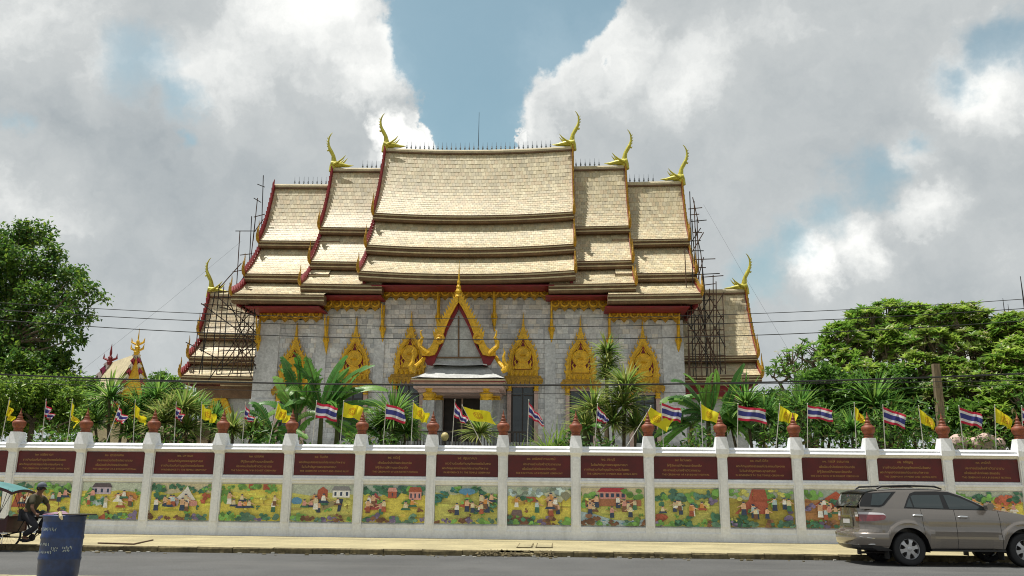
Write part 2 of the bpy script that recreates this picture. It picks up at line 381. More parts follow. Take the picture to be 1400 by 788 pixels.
# plaques: number and name, two Thai lines, one Latin line (illegibly small in the photograph)
HEAD = ['๒๐. เตมียชาดก', '๒๑. สุวรรณสาม', '๒๒. มหาชนก', '๒๓. ปราสาท', '๒๔. วันเกิด', '๒๕. ตรัสรู้', '๒๕. ปฐมเทศนา', '๒๖. อานิสงส์ ทานบารมี', '๒๘. สระบุรี', '๒๙. ในวันพระ', '๓๐. คนดี มีศีล', '๓๑. การให้ ธรรมทาน', '๓๒. กตัญญู', '๓๓. สามัคคี', '๓๔. เมตตา กรุณา', '๓๕. ขันติธรรม']
LAT = ['THE CEREMONY OF MERIT AND GIVING ALMS', 'THE CEREMONY OF A BUDDHIST FESTIVAL', 'IN REVERENCE TO THE TEMPLE CEREMONY', 'THE DEVOTION OF BUDDHIST CEREMONY']
TH = ['ชาวบ้านร่วมกันทำบุญตักบาตรในวันพระ', 'เพื่อน้อมรำลึกถึงพระรัตนตรัย', 'พระภิกษุแสดงธรรมแก่ประชาชนทั้งหลาย', 'ให้รู้จักการให้ทานและรักษาศีล', 'ในวันสำคัญทางพระพุทธศาสนา', 'ประชาชนร่วมใจสร้างวัดวาอาราม']
def text_mesh(lines):
    vs = []; fs = []
    for body, size, x, z in lines:
        cu = bpy.data.curves.new('lettering', 'FONT'); cu.body = body; cu.size = size; cu.align_x = 'CENTER'; cu.resolution_u = 1
        o = bpy.data.objects.new('lettering', cu); COL.objects.link(o)
        bpy.context.view_layer.update()
        me = bpy.data.meshes.new_from_object(o.evaluated_get(bpy.context.evaluated_depsgraph_get()))
        b = len(vs); w = max([abs(v.co.x) for v in me.vertices] or [1]); k = min(1.0, .90/w)
        vs += [(v.co.x*k + x, 0, v.co.y*k + z) for v in me.vertices]; fs += [tuple(b+i for i in p.vertices) for p in me.polygons]
        bpy.data.objects.remove(o); bpy.data.curves.remove(cu); bpy.data.meshes.remove(me)
    me = bpy.data.meshes.new('lettering'); me.from_pydata(vs, [], fs); me.materials.append(M('lettering')); return me
plq = MB(); plq.box(-1.015, 1.015, -.012, .03, 0, .70); plq_me = plq.mesh('plaque', 'plaque')
frm = MB(); frm.box(-1.045, -1.018, -.028, .03, -.012, .712); frm.box(1.018, 1.045, -.028, .03, -.012, .712)
frm_me = frm.mesh('trim', 'white_paint')
for i in range(-1, 16):
    xc = (pillar_x(i)+pillar_x(i+1))/2
    p = new_obj('plaque', plq_me, (xc, D+.03, 2.09), wall); new_obj('trim', frm_me, (xc, D+.03, 2.09), p)
    k = i % 16
    jx = -.12 + .06*(k % 4)
    o = new_obj('lettering', text_mesh([(HEAD[k], .105, jx, .555), (TH[(k*5) % 6], .098, jx+.03, .385), (TH[(k*5+2) % 6], .096, jx-.06, .235), (LAT[k % 4], .078, 0, .105)]), (xc, D+.0145, 2.09), p)

# painted scenes: flat pictures in low relief, one per bay
YEL, OLV, GRN, DGN, TER, BRN, PNK, BLU, LBL, WHT, CRM, PUR, SKN, ORG, DBL = (.62, .54, .10), (.46, .45, .12), (.14, .30, .07), (.05, .15, .09), (.34, .09, .05), (.16, .08, .045), (.56, .27, .24), (.10, .26, .44), (.40, .52, .56), (.72, .70, .66), (.58, .52, .34), (.15, .12, .22), (.60, .38, .24), (.56, .25, .07), (.03, .05, .10)
class Mural:
    w, h = 2.03, 1.17
    def __init__(s, seed): s.r = random.Random(seed); s.mb = MB(); s.k = 0
    def poly(s, pts, c):
        s.k += 1; y = -.0005*s.k; r = s.r; k = 1+r.uniform(-.12, .12)
        pts = [(min(1, max(0, x)), min(1, max(0, z))) for x, z in pts]
        s.mb.face([((x-.5)*s.w, y, z*s.h) for x, z in pts], (min(.85, c[0]*k*1.2), min(.85, c[1]*k*1.2), min(.85, c[2]*k*1.2)))
    def ell(s, x, z, rx, rz, c, n=9, w=.25):
        r = s.r; s.poly([(x+rx*math.cos(2*PI*i/n)*(1+r.uniform(-w, w)), z+rz*math.sin(2*PI*i/n)*(1+r.uniform(-w, w))) for i in range(n)], c)
    def bush(s, x, z, q, c):
        for _ in range(7):
            g = s.r.uniform(.6, 1.5); s.ell(x+s.r.gauss(0, q*.45), z+s.r.gauss(0, q*.55), q*.38, q*.5, (c[0]*g, c[1]*g, c[2]*g), 7, .4)
    def tree(s, x, z, q, c=GRN):
        s.poly([(x-.006, z), (x+.006, z), (x+.004, z+q), (x-.004, z+q)], BRN); s.bush(x, z+q*1.15, q*.6, c)
    def fig(s, x, z, q, c, c2=None, sit=False):
        hw = q*.16
        s.ell(x, z+q*.90, q*.075, q*.11, SKN, 7, .05); s.ell(x, z+q*.97, q*.07, q*.06, DBL, 6, .05)
        if sit: s.poly([(x-hw*1.5, z+.30*q), (x+hw*1.7, z+.30*q), (x+hw*1.1, z+.5*q), (x-hw, z+.5*q)], c2 or c); s.poly([(x-hw*.7, z+.48*q), (x+hw*.7, z+.48*q), (x+hw*.5, z+.82*q), (x-hw*.5, z+.82*q)], c)
        else: s.poly([(x-hw*.75, z), (x+hw*.8, z), (x+hw*.6, z+.5*q), (x-hw*.55, z+.5*q)], c2 or c); s.poly([(x-hw*.7, z+.46*q), (x+hw*.7, z+.46*q), (x+hw*.6, z+.83*q), (x-hw*.6, z+.83*q)], c)
        a = s.r.choice((-1, 1)); s.poly([(x+a*hw*.4, z+.8*q), (x+a*hw*1.9, z+.6*q), (x+a*hw*1.9, z+.55*q), (x+a*hw*.4, z+.68*q)], SKN)
    def house(s, x, z, w, h, c, roof, n=3):
        s.poly([(x-w/2, z), (x+w/2, z), (x+w/2, z+h*.65), (x-w/2, z+h*.65)], c)
        s.poly([(x-w*.58, z+h*.62), (x+w*.58, z+h*.62), (x+w*.42, z+h), (x-w*.42, z+h)], roof)
        for i in range(n):
            q = x-w/2+w*(i+.5)/n; s.poly([(q-w*.06, z+h*.15), (q+w*.06, z+h*.15), (q+w*.06, z+h*.5), (q-w*.06, z+h*.5)], DBL)
    def base(s, ground, top, band=.75):
        s.poly([(0, 0), (1, 0), (1, 1), (0, 1)], top); s.poly([(0, 0), (1, 0), (1, band), (.6, band+.05), (.3, band-.04), (0, band+.03)], ground)
        for _ in range(26):
            x, z = s.r.random(), s.r.random()*band; g = s.r.uniform(.65, 1.25); s.ell(x, z, s.r.uniform(.05, .16), s.r.uniform(.015, .04), (ground[0]*g, ground[1]*g*s.r.uniform(.85, 1.15), ground[2]*g), 8)
    def fringe(s, cols, z=.05, q=.075, n=11):
        for i in range(n): s.bush((i+.5+s.r.uniform(-.4, .4))/n, z+s.r.uniform(-.02, .05), q*s.r.uniform(.6, 1.25), s.r.choice(cols))
    def treeline(s, cols, z=.86, q=.1, n=9):
        for i in range(n): s.bush((i+.5+s.r.uniform(-.4, .4))/n, z+s.r.uniform(-.04, .06), q*s.r.uniform(.6, 1.2), s.r.choice(cols))
def paint(i):
    m = Mural(100+i); r = m.r
    gr = [YEL, YEL, YEL, YEL, OLV, YEL, OLV, YEL, OLV, OLV, (.36, .30, .06), (.40, .20, .08), (.40, .26, .07), YEL, YEL][i % 15]
    m.base(gr, [(.42, .46, .36), (.45, .50, .42), CRM, OLV, (.36, .40, .34), (.30, .36, .32)][i % 6], .74 if i % 3 else .8)
    if i in (0,): m.poly([(0, .3), (.3, .3), (.12, .95)], TER); m.treeline([GRN, DGN], .85); m.tree(.8, .35, .3, GRN)
    elif i == 1: m.house(.33, .68, .3, .3, (.42, .36, .45), (.10, .08, .10), 3); m.bush(.1, .6, .22, GRN); m.bush(.3, .45, .14, LBL); m.ell(.75, .62, .2, .12, ORG); m.poly([(.3, 0), (.55, 0), (.42, .16)], TER)
    elif i == 2: m.treeline([DGN, GRN], .87, .08); m.bush(.14, .75, .14, DGN); m.poly([(.4, .55), (.75, .55), (.66, .75), (.6, .93), (.52, .75)], WHT); m.ell(.68, .45, .13, .09, PNK); m.ell(.4, .5, .09, .14, (.35, .3, .34)); m.bush(.88, .55, .1, TER)
    elif i == 3: m.poly([(.44, .84), (.56, .84), (.56, 1), (.44, 1)], TER); m.poly([(.68, .84), (.8, .84), (.8, 1), (.68, 1)], TER); m.bush(.08, .62, .17, GRN); m.treeline([GRN], .9, .08, 7)
    elif i == 4: m.ell(.08, .55, .12, .09, BLU); m.poly([(.4, .6), (.58, .6), (.58, .85), (.5, .95), (.42, .85)], TER); m.poly([(.5, .3), (.7, .45), (.72, .58), (.5, .5)], (.25, .22, .12)); m.house(.8, .66, .28, .3, WHT, (.22, .22, .24), 3); m.poly([(.75, .28), (.8, .28), (.84, .62), (.77, .62)], DBL)
    elif i == 5: m.treeline([DGN, GRN, (.05, .12, .12)], .86, .12, 7); m.poly([(.02, .34), (.34, .34), (.27, .66), (.2, .8), (.12, .66)], (.38, .08, .08)); m.ell(.19, .5, .1, .03, PNK); m.house(.47, .66, .14, .28, TER, PNK, 1); m.house(.84, .62, .2, .34, PNK, TER, 3)
    elif i == 6:
        for k in range(24): a = r.uniform(0, PI); m.bush(.5+.52*math.cos(a), .45+.5*math.sin(a)*r.uniform(.85, 1.05), .07, r.choice([DGN, (.04, .16, .16), GRN]))
        m.ell(.52, .86, .14, .09, BLU, 10, .1); m.poly([(.42, .5), (.62, .5), (.57, .62), (.52, .82), (.47, .62)], ORG); m.ell(.52, .47, .11, .05, TER)
    elif i == 7: m.treeline([GRN, LBL, (.25, .32, .26)], .85, .11, 10); m.ell(.2, .62, .14, .12, (.5, .36, .08)); m.poly([(.28, .6), (.5, .6), (.42, .74), (.3, .74)], TER); m.poly([(.05, .22), (.24, .22), (.22, .38), (.08, .38)], (.14, .10, .10)); m.poly([(0, 0), (.4, 0), (.44, .16), (.2, .22), (0, .26)], (.18, .09, .06)); m.tree(.86, .35, .35, (.35, .36, .26))
    elif i == 8: m.house(.5, .70, .42, .3, PNK, (.36, .04, .06), 5); m.bush(.08, .75, .18, GRN); m.bush(.83, .85, .14, GRN); m.poly([(.07, .5), (.95, .52), (.95, .68), (.07, .7)], (.36, .15, .08)); m.poly([(0, 0), (1, 0), (1, .18), (.8, .12), (.5, .15), (.2, .3), (0, .36)], LBL); [m.ell(r.random(), r.uniform(.02, .16), .03, .012, WHT if k % 2 else BLU, 6) for k in range(26)]
    elif i == 9: m.treeline([DGN, (.07, .16, .12), GRN], .78, .13, 9); m.bush(.9, .65, .1, PUR); m.bush(.1, .2, .16, TER); m.bush(.45, .12, .12, DGN); m.bush(.92, .18, .15, DGN)
    elif i == 10: m.poly([(.08, .35), (.3, .7), (.36, 1), (.6, 1), (.64, .75), (.55, .35)], (.38, .10, .06)); m.treeline([GRN, OLV], .88, .1, 8); m.poly([(.36, .7), (.6, .7), (.56, 1), (.38, 1)], TER); m.bush(.86, .2, .12, PUR); m.bush(.1, .12, .18, DGN)
    elif i == 11: m.poly([(.1, .55), (.5, .97), (.8, .55)], (.36, .08, .04)); m.poly([(.28, .2), (.8, .2), (.8, .5), (.3, .52)], (.44, .26, .08)); m.bush(.05, .55, .1, PUR); m.bush(.1, .85, .15, GRN); m.bush(.9, .85, .15, GRN)
    else: m.treeline([GRN, DGN, TER], .82, .12, 10); m.ell(.5, .6, .3, .1, ORG)
    for k in range(4): m.bush(r.uniform(.04, .96), r.uniform(.14, .45), r.uniform(.03, .06), r.choice([GRN, OLV, DGN, GRN, BRN]))
    for k in range(2): m.tree(r.uniform(.05, .95), r.uniform(.3, .6), r.uniform(.1, .16), r.choice([GRN, DGN, OLV]))
    for k in range(r.randint(8, 10)):
        x = r.uniform(.08, .92); z = r.uniform(.2, .5); q = r.uniform(.27, .36)
        m.fig(x, z, q, r.choice([WHT, SKN, SKN, PNK, LBL, CRM, CRM, ORG]), r.choice([DBL, BRN, DBL, TER, DGN, WHT]), r.random() < .4)
    m.fringe([DGN, GRN, BRN, (.10, .2, .14), PUR, (.06, .14, .1)], .05, .10, 8)
    m.mb.box(-m.w/2, m.w/2, .001, .03, 0, m.h, (.3, .3, .2))
    return m.mb.mesh('mural_panel', 'mural')
for i in range(-1, 16):
    new_obj('mural_panel', paint(i), ((pillar_x(i)+pillar_x(i+1))/2, D+.03, .615), wall)
# ------------------------------------------------------------------ the temple hall
YW = 44.8                                                    # front wall plane
temple = thing('temple_hall', 'grand grey marble temple hall with stepped cream tiled roofs and gold window crowns', 'temple', (-4.7, 49, 0))
def curve(a, b, sag, n):
    """concave roof line from a=(Y,z) top to b bottom"""
    out = []
    for i in range(n+1):
        t = i/n; q = sag*math.sin(PI*t)
        out.append((a[0]+(b[0]-a[0])*t + q*.35*0, a[1]+(b[1]-a[1])*t - q))
    return out
TILE_COLS = [(.50, .42, .245), (.46, .39, .23), (.55, .475, .295), (.48, .38, .225), (.41, .355, .22), (.56, .485, .31), (.46, .40, .26), (.51, .41, .245)]
def prof_at(pr, t):
    k = t*(len(pr)-1); i = min(int(k), len(pr)-2); f = k-i
    return pr[i][0]+(pr[i+1][0]-pr[i][0])*f, pr[i][1]+(pr[i+1][1]-pr[i][1])*f
def lift(x, x0, x1, amt):
    """the eaves rise gently towards the gable ends"""
    u = (x-(x0+x1)/2)/((x1-x0)/2); return amt*u*u
def tiles(mb, x0, x1, pr, amt=0.0, lx=None, tw=.20, tl=.25):
    L = sum(math.hypot(pr[i+1][0]-pr[i][0], pr[i+1][1]-pr[i][1]) for i in range(len(pr)-1))
    nr = max(2, round(L/tl)); nc = max(2, round((x1-x0)/tw)); lx = lx or (x0, x1)
    for r in range(nr):
        ya, za = prof_at(pr, r/nr); yb, zb = prof_at(pr, min(1, (r+1)/nr)); off = .5*(r % 2)
        ny, nz = (za-zb), -(ya-yb)*-1
        ln = math.hypot(zb-za, yb-ya); ny, nz = -(za-zb)/ln, (ya-yb)/ln
        for c in range(-1, nc+1):
            xa = x0+(x1-x0)*max(0, min(nc, c+off))/nc; xb = x0+(x1-x0)*max(0, min(nc, c+1+off))/nc
            if xb-xa < .01: continue
            h = .004+R.uniform(0, .010); col = jit(R.choice(TILE_COLS), .10)
            la, lb = lift(xa, *lx, amt), lift(xb, *lx, amt)
            g = .004
            p = [(xa+g, ya, za+la), (xb-g, ya, za+lb), (xb-g, yb+ny*h, zb+nz*h+lb), (xa+g, yb+ny*h, zb+nz*h+la)]
            mb.face([p[3], p[2], p[1], p[0]], col)
            mb.face([(xa+g, yb, zb+la), (xb-g, yb, zb+lb), p[2], p[3]], col)
def band(mb, x0, x1, prof, amt=0.0, lx=None, n=14, c=None):
    """moulding of section prof [(Y,z)...] swept along X"""
    lx = lx or (x0, x1); rows = []
    for i in range(n+1):
        x = x0+(x1-x0)*i/n; l = lift(x, *lx, amt); rows.append([(x, y, z+l) for y, z in prof])
    mb.grid(rows, c, True); mb.face(list(reversed(rows[0])), c); mb.face(rows[-1], c)
def barge(x, sgn, pr, name='barge_board'):
    """red board along a gable edge with a row of small flame teeth"""
    mb = MB(); n = len(pr); w = .13
    xo, xi = x, x - sgn*w
    def nrm(i):
        a, b = pr[max(0, i-1)], pr[min(n-1, i+1)]; l = math.hypot(b[0]-a[0], b[1]-a[1]); return (-(a[1]-b[1])/l, (a[0]-b[0])/l)
    rows = []
    for i in range(n):
        ny, nz = nrm(i); y, z = pr[i]
        rows.append([(xo, y-ny*.16, z-nz*.16), (xo, y+ny*.15, z+nz*.15), (xi, y+ny*.15, z+nz*.15), (xi, y-ny*.16, z-nz*.16)])
    mb.grid(rows, None, True, 0); mb.face(list(reversed(rows[0])), None, 0); mb.face(rows[-1], None, 0)
    L = sum(math.hypot(pr[i+1][0]-pr[i][0], pr[i+1][1]-pr[i][1]) for i in range(n-1)); k = max(3, int(L/.27))
    for j in range(k):
        t = (j+.1)/k; y, z = prof_at(pr, t); y2, z2 = prof_at(pr, min(1, (j+.95)/k)); ny, nz = nrm(min(n-1, int(t*(n-1)+.5)))
        b0, b1 = (y+ny*.145, z+nz*.145), (y2+ny*.145, z2+nz*.145); tp = (y+ny*.33, z+nz*.33+.05)
        for q, rr in ((xo-sgn*.02, 0), (xi+sgn*.02, 1)): mb.face([(q, *b0), (q, *b1), (q, *tp)], None, 1)
        a, b = xo-sgn*.02, xi+sgn*.02
        mb.face([(a, *b0), (b, *b0), (b, *tp), (a, *tp)], None, 1); mb.face([(a, *b1), (b, *b1), (b, *tp), (a, *tp)], None, 1)
    return mb.build(name, ['red_paint', 'gold_dark' if sgn > 0 else 'red_trim'], temple)
def tail_mesh():
    mb = MB()
    path = [(0, .12, -.12), (0, -.12, -.02), (0, -.24, .18), (0, -.2, .42), (0, -.10, .66), (0, -.07, .9), (0, -.13, 1.12)]
    mb.tube(path, [.07, .09, .085, .065, .045, .028, .01], 8)
    for z, y in ((.25, -.3), (.5, -.24)): mb.tube([(0, y+.08, z-.1), (0, y-.06, z+.02), (0, y-.06, z+.14)], [.05, .03, .006], 6)
    return mb.mesh('tail_finial', 'gold_dark', smooth=True)
TAIL = tail_mesh()
def chofa_mesh():
    mb = MB()   # local +x points to the gable outside; body trails along the ridge (-x)
    mb.tube([(.02, 0, -.25), (-.02, 0, .1), (-.06, 0, .45), (.0, 0, .78), (.16, 0, 1.08), (.27, 0, 1.3), (.335, 0, 1.52), (.36, 0, 1.75), (.33, 0, 1.98), (.24, 0, 2.18), (.14, 0, 2.3)],
            [.2, .21, .16, .115, .12, .095, .07, .058, .045, .03, .012], 10)
    mb.tube([(.08, 0, .22), (-.3, 0, .2), (-.62, 0, .17), (-.95, 0, .11), (-1.28, 0, .13)], [.23, .2, .13, .08, .012], 10)       # body and tail
    mb.tube([(-.1, -.2, .14), (-.42, -.24, .3), (-.66, -.24, .5), (-.82, -.24, .72)], [.09, .06, .045, .01], 7)                # wings
    mb.tube([(-.1, .2, .14), (-.42, .24, .3), (-.66, .24, .5), (-.82, .24, .72)], [.09, .06, .045, .01], 7)
    mb.tube([(-.2, 0, .3), (-.5, 0, .36), (-.68, 0, .52)], [.07, .05, .01], 6)
    mb.tube([(.24, 0, 1.18), (.38, 0, 1.12), (.42, 0, 1.2)], [.07, .05, .01], 6)                                               # beak
    for z, x in ((1.4, .38), (1.58, .42), (1.76, .43), (1.94, .4)): mb.tube([(x-.05, 0, z-.05), (x+.03, 0, z), (x+.05, 0, z+.07)], [.04, .025, .006], 5)
    return mb.mesh('roof_horn', 'gold_green', smooth=True)
CHOFA = chofa_mesh()
sp = MB(); sp.lathe([(.05, 0), (.05, .04), (.03, .06), (.055, .14), (.03, .2), (.035, .24), (.012, .3), (.006, .52)], 6)
SPIKE = sp.mesh('ridge_spike', 'grey_metal')
def chofa(x, z, sgn, y=48.0, sc=1.0):
    o = new_obj('roof_horn', CHOFA, (x, y, z), temple); o.scale = (sc*sgn, sc, sc); return o
# tiers: list of bottom (Y,z); ridge (48,zr); thickness of the fascia under each bottom
def roof(nm, x0, x1, zr, tiers, fas, ends, amt=0.0, lx=None, lowx=None, yr=48.0, sags=(.62, .16, .1)):
    top = (yr-.03, zr); lx = lx or (x0, x1)
    for k, ((yb, zb), fh) in enumerate(zip(tiers, fas)):
        pr = curve(top, (yb, zb), sags[k] if k < len(sags) else .1, 10 if k == 0 else 6)
        a, b = x0, x1
        if k == len(tiers)-1 and lowx: a, b = lowx
        mb = MB(); am = amt*(.35 if k == 0 else 1)
        tiles(mb, a+.04, b-.04, pr, amt, lx)
        tag(mb.build('roof_tiles', 'tile', temple), kind='stuff')
        # fascia of three stepped mouldings
        mb = MB(); h = fh
        band(mb, a, b, [(yb-.015, zb+.015), (yb-.015, zb-h*.22), (yb+.05, zb-h*.24), (yb+.02, zb-h*.5), (yb+.06, zb-h*.54), (yb+.09, zb-h*.95), (yb+.16, zb-h), (yb+.55, zb-h), (yb+.5, zb-.02)], amt, lx)
        mb.build('fascia', 'fascia', temple)
        mb = MB(); band(mb, a+.003, b-.003, [(yb-.022, zb-.055), (yb-.022, zb-.11), (yb+.1, zb-.11), (yb+.1, zb-.055)], amt, lx)
        band(mb, a+.003, b-.003, [(yb+.012, zb-h*.57), (yb+.028, zb-h*.72), (yb+.12, zb-h*.72), (yb+.12, zb-h*.57)], amt, lx)
        mb.build('moulding', 'cream', temple)
        for e in ends:
            x = (a if e < 0 else b); l = lift(x, *lx, amt)
            barge(x + e*.06, e, [(y, z+l) for y, z in pr])
            o = new_obj('tail_finial', TAIL, (x + e*.0, yb-.02, zb+l+.02), temple); o.scale = (1, 1, 1.0 if k < 2 else .85)
        top = (yb+.40, zb-h+.02)
    # ridge cap
    mb = MB(); band(mb, x0, x1, [(yr-.16, zr-.12), (yr-.16, zr+.02), (yr-.1, zr+.12), (yr+.1, zr+.12), (yr+.16, zr+.02), (yr+.16, zr-.12)], amt, lx)
    mb.build('ridge_cap', 'cream', temple)
    mb = MB(); band(mb, x0, x1, [(yr-.19, zr-.2), (yr-.19, zr-.11), (yr+.1, zr-.11), (yr+.1, zr-.2)], amt, lx); mb.build('moulding', 'fascia', temple)
    # rear slope and end wall
    yb, zb = tiers[-1]
    mb = MB(); mb.face([(x0, yr+.03, zr), (x0, 2*yr-yb, zb), (x1, 2*yr-yb, zb), (x1, yr+.03, zr)], TILE_COLS[0]); mb.build('rear_slope', 'tile', temple)
    mb = MB()
    for e in ends:
        x = (x0+.2 if e < 0 else x1-.2)
        pts = [(yr, zr-.15)]
        for (yb, zb), fh in zip(tiers, fas): pts += [(yb+.5, zb-.1), (yb+.5, zb-fh)]
        full = pts + [(2*yr-y, z) for y, z in reversed(pts[1:])]
        mb.prism(full, x-.08, x+.08, axis='x')
    if ends: mb.build('gable_wall', 'red_paint', temple)
def tz(x, y, Y): return P(x, y, Y).z
# central roof and the two stepped roofs at each side
Cx0, Cx1 = P(527, 204, 48).x, P(783, 203, 48).x
A0, A1 = P(455, 232, 48).x, P(855, 229, 48).x
B0, B1 = P(376, 254, 48).x, P(932, 251, 48).x
CT = [(45.55, tz(640, 295, 45.55)), (44.18, tz(640, 339, 44.18)), (42.84, tz(640, 375, 42.84))]
AT = [(46.0, tz(650, 312, 46.0)), (44.6, tz(650, 359, 44.6)), (43.2, tz(650, 390, 43.2))]
BT = [(46.0, tz(650, 330, 46.0)), (44.3, tz(650, 376, 44.3)), (42.75, tz(650, 404, 42.75))]
ZC, ZA, ZB = tz(655, 206, 48)-.12, tz(655, 231, 48)-.10, tz(655, 253, 48)-.10
roof('central', Cx0, Cx1, ZC, CT, (.43, .48, .45), (-1, 1), .20)
LIN, RIN = P(522, 392, 43.2).x, P(750, 392, 43.2).x
roof('left_mid', A0, Cx0+1.2, ZA, AT, (.40, .43, .42), (-1,), .10, (A0, A1), (A0, LIN))
roof('right_mid', Cx1-1.0, A1, ZA, AT, (.40, .43, .42), (1,), .10, (A0, A1), (RIN, A1))
LIN2, RIN2 = P(443, 406, 42.75).x, P(831, 406, 42.75).x
roof('left_low', B0, A0+1.2, ZB, BT, (.40, .43, .45), (-1,), .10, (B0, B1), (B0, LIN2))
roof('right_low', A1-1.0, B1, ZB, BT, (.40, .43, .45), (1,), .10, (B0, B1), (RIN2, B1))
# porticoes at the two gable ends, lower and narrower
E0, E1 = P(287, 405, 48).x, P(1019, 400, 48).x
roof('left_portico', E0, B0+2.2, 12.74, [(47.0, 10.28), (45.96, 8.76), (45.2, 7.6)], (.38, .42, .40), (-1,), .08, (E0, E0+12), sags=(.3, .12, .08))
roof('right_portico', B1-2.0, E1, 12.92, [(45.91, 8.88), (45.2, 7.72)], (.33, .36), (1,), .08, (E1-12, E1), sags=(.45, .1))
chofa(Cx0-.02, ZC+.32, -1); chofa(Cx1+.02, ZC+.32, 1)
chofa(A0-.02, ZA+.24, -1); chofa(A1+.02, ZA+.24, 1)
chofa(B1+.02, ZB+.24, 1); chofa(E0-.02, 12.9, -1, sc=.95); chofa(E1+.02, 13.05, 1, sc=.95)
def spikes(xa, xb, z, lx, amt, y=48.0):
    n = int((xb-xa)/.273)
    for i in range(n+1):
        x = xa+i*.273
        o = new_obj('ridge_spike', SPIKE, (x, y, z+.115+lift(x, *lx, amt)), temple); o.rotation_euler = (R.uniform(-.04, .04), R.uniform(-.04, .04), 0)
spikes(P(556, 204, 48).x, P(757, 204, 48).x, ZC, (Cx0, Cx1), .20)
spikes(P(496, 228, 48).x, Cx0-.15, ZA, (A0, A1), .10); spikes(Cx1+.2, P(822, 226, 48).x, ZA, (A0, A1), .10)
spikes(P(403, 250, 48).x, A0-.25, ZB, (B0, B1), .10); spikes(A1+.25, P(898, 247, 48).x, ZB, (B0, B1), .10)
o = P(654, 205, 48); mb = MB(); mb.tube([(o.x, 48, o.z), (o.x, 48, o.z+2.45)], [.022, .012], 5); mb.build('lightning_rod', 'iron', temple)
# front corner of the outer left gable carries only a stub of its horn
mb = MB(); mb.tube([(B0-.06, 48, ZB), (B0-.1, 48, ZB+.25), (B0-.05, 48, ZB+.55)], [.1, .07, .02], 7); mb.build('horn_stub', 'red_paint', temple)

# ---- walls of stacked marble blocks
WX0, WX1 = P(346, 560, YW).x, P(935, 560, YW).x
cols = []                                                    # x range, top z of the marble
def wz(y): return P(650, y, YW).z
SX = [WX0, P(443, 420, YW).x, P(522, 405, YW).x, P(752, 405, YW).x, P(831, 420, YW).x, WX1]
WT = [wz(438), wz(423), wz(408), wz(423), wz(438)]           # underside of the gold frieze per bay
WR = [wz(414), wz(398), wz(381), wz(398), wz(414)]           # top of the red beam per bay
WG = [wz(424), wz(409), wz(394), wz(409), wz(424)]           # red / gold border
mb = MB(); mb.box(WX0+.05, WX1-.05, YW+.06, YW+6.6, .0, WT[0]-.05); mb.box(SX[1], SX[4], YW+.06, YW+6.6, WT[0]-.04, WR[1]); mb.box(SX[2], SX[3], YW+.06, YW+6.6, WR[1]+.01, WR[2]); mb.build('wall_core', 'stone', temple)
MC = [(.43, .44, .455), (.48, .49, .50), (.38, .395, .415), (.53, .535, .535), (.45, .465, .475), (.40, .425, .45), (.49, .475, .445), (.35, .365, .385)]
mb = MB(); bh = .265; r = 0; z = 3.55
while z < WT[2]:
    x = WX0 - (.0 if r % 2 else .28)
    while x < WX1:
        w = R.choice((.28, .33, .38, .44)); a, b = max(x, WX0), min(x+w, WX1); x += w
        if b-a < .06: continue
        xm = (a+b)/2; k = sum(xm > s for s in SX[1:-1])
        if z > WT[k]: continue
        zt = min(z+bh, WT[k]+.02); y = YW + R.uniform(0, .012); c = jit(R.choice(MC), .10); c = (c[0]*1.36, c[1]*1.33, c[2]*1.28)
        mb.face([(a+.005, y, z+.005), (b-.005, y, z+.005), (b-.005, y, zt-.005), (a+.005, y, zt-.005)], c)
        for q in (((a+.005, z+.005), (a+.005, zt-.005)), ((b-.005, z+.005), (b-.005, zt-.005)), ((a+.005, zt-.005), (b-.005, zt-.005)), ((a+.005, z+.005), (b-.005, z+.005))):
            mb.face([(q[0][0], y, q[0][1]), (q[1][0], y, q[1][1]), (q[1][0], YW+.05, q[1][1]), (q[0][0], YW+.05, q[0][1])], c)
    z += bh; r += 1
tag(mb.build('marble_blocks', 'marble', temple), kind='stuff')
for a, b in ((WX0-.12, WX0+1.15), (WX1-1.0, WX1+.1)):         # corner pilasters and plain strips at the steps
    mb = MB(); mb.box(a, b, YW-.10, YW+.02, 3.0, WT[0]-.01); mb.box(a-.06, b+.06, YW-.16, YW+.015, 6.15, 6.35); mb.build('pilaster', 'marble_plain', temple)
for x in (SX[1], SX[2], SX[3], SX[4]): mb = MB(); mb.box(x-.28, x+.28, YW-.07, YW+.02, 3.0, WT[0]-.02); mb.build('pilaster', 'marble_plain', temple)
mb = MB(); mb.box(-17, 8, 44.0, 51, -.05, 3.5); mb.box(WX0-.25, WX1+.25, YW-.3, YW+.01, 3.51, 3.75); mb.box(WX0-.15, WX1+.15, YW-.16, YW+.01, 3.76, 4.2); mb.build('podium', 'stone', temple)
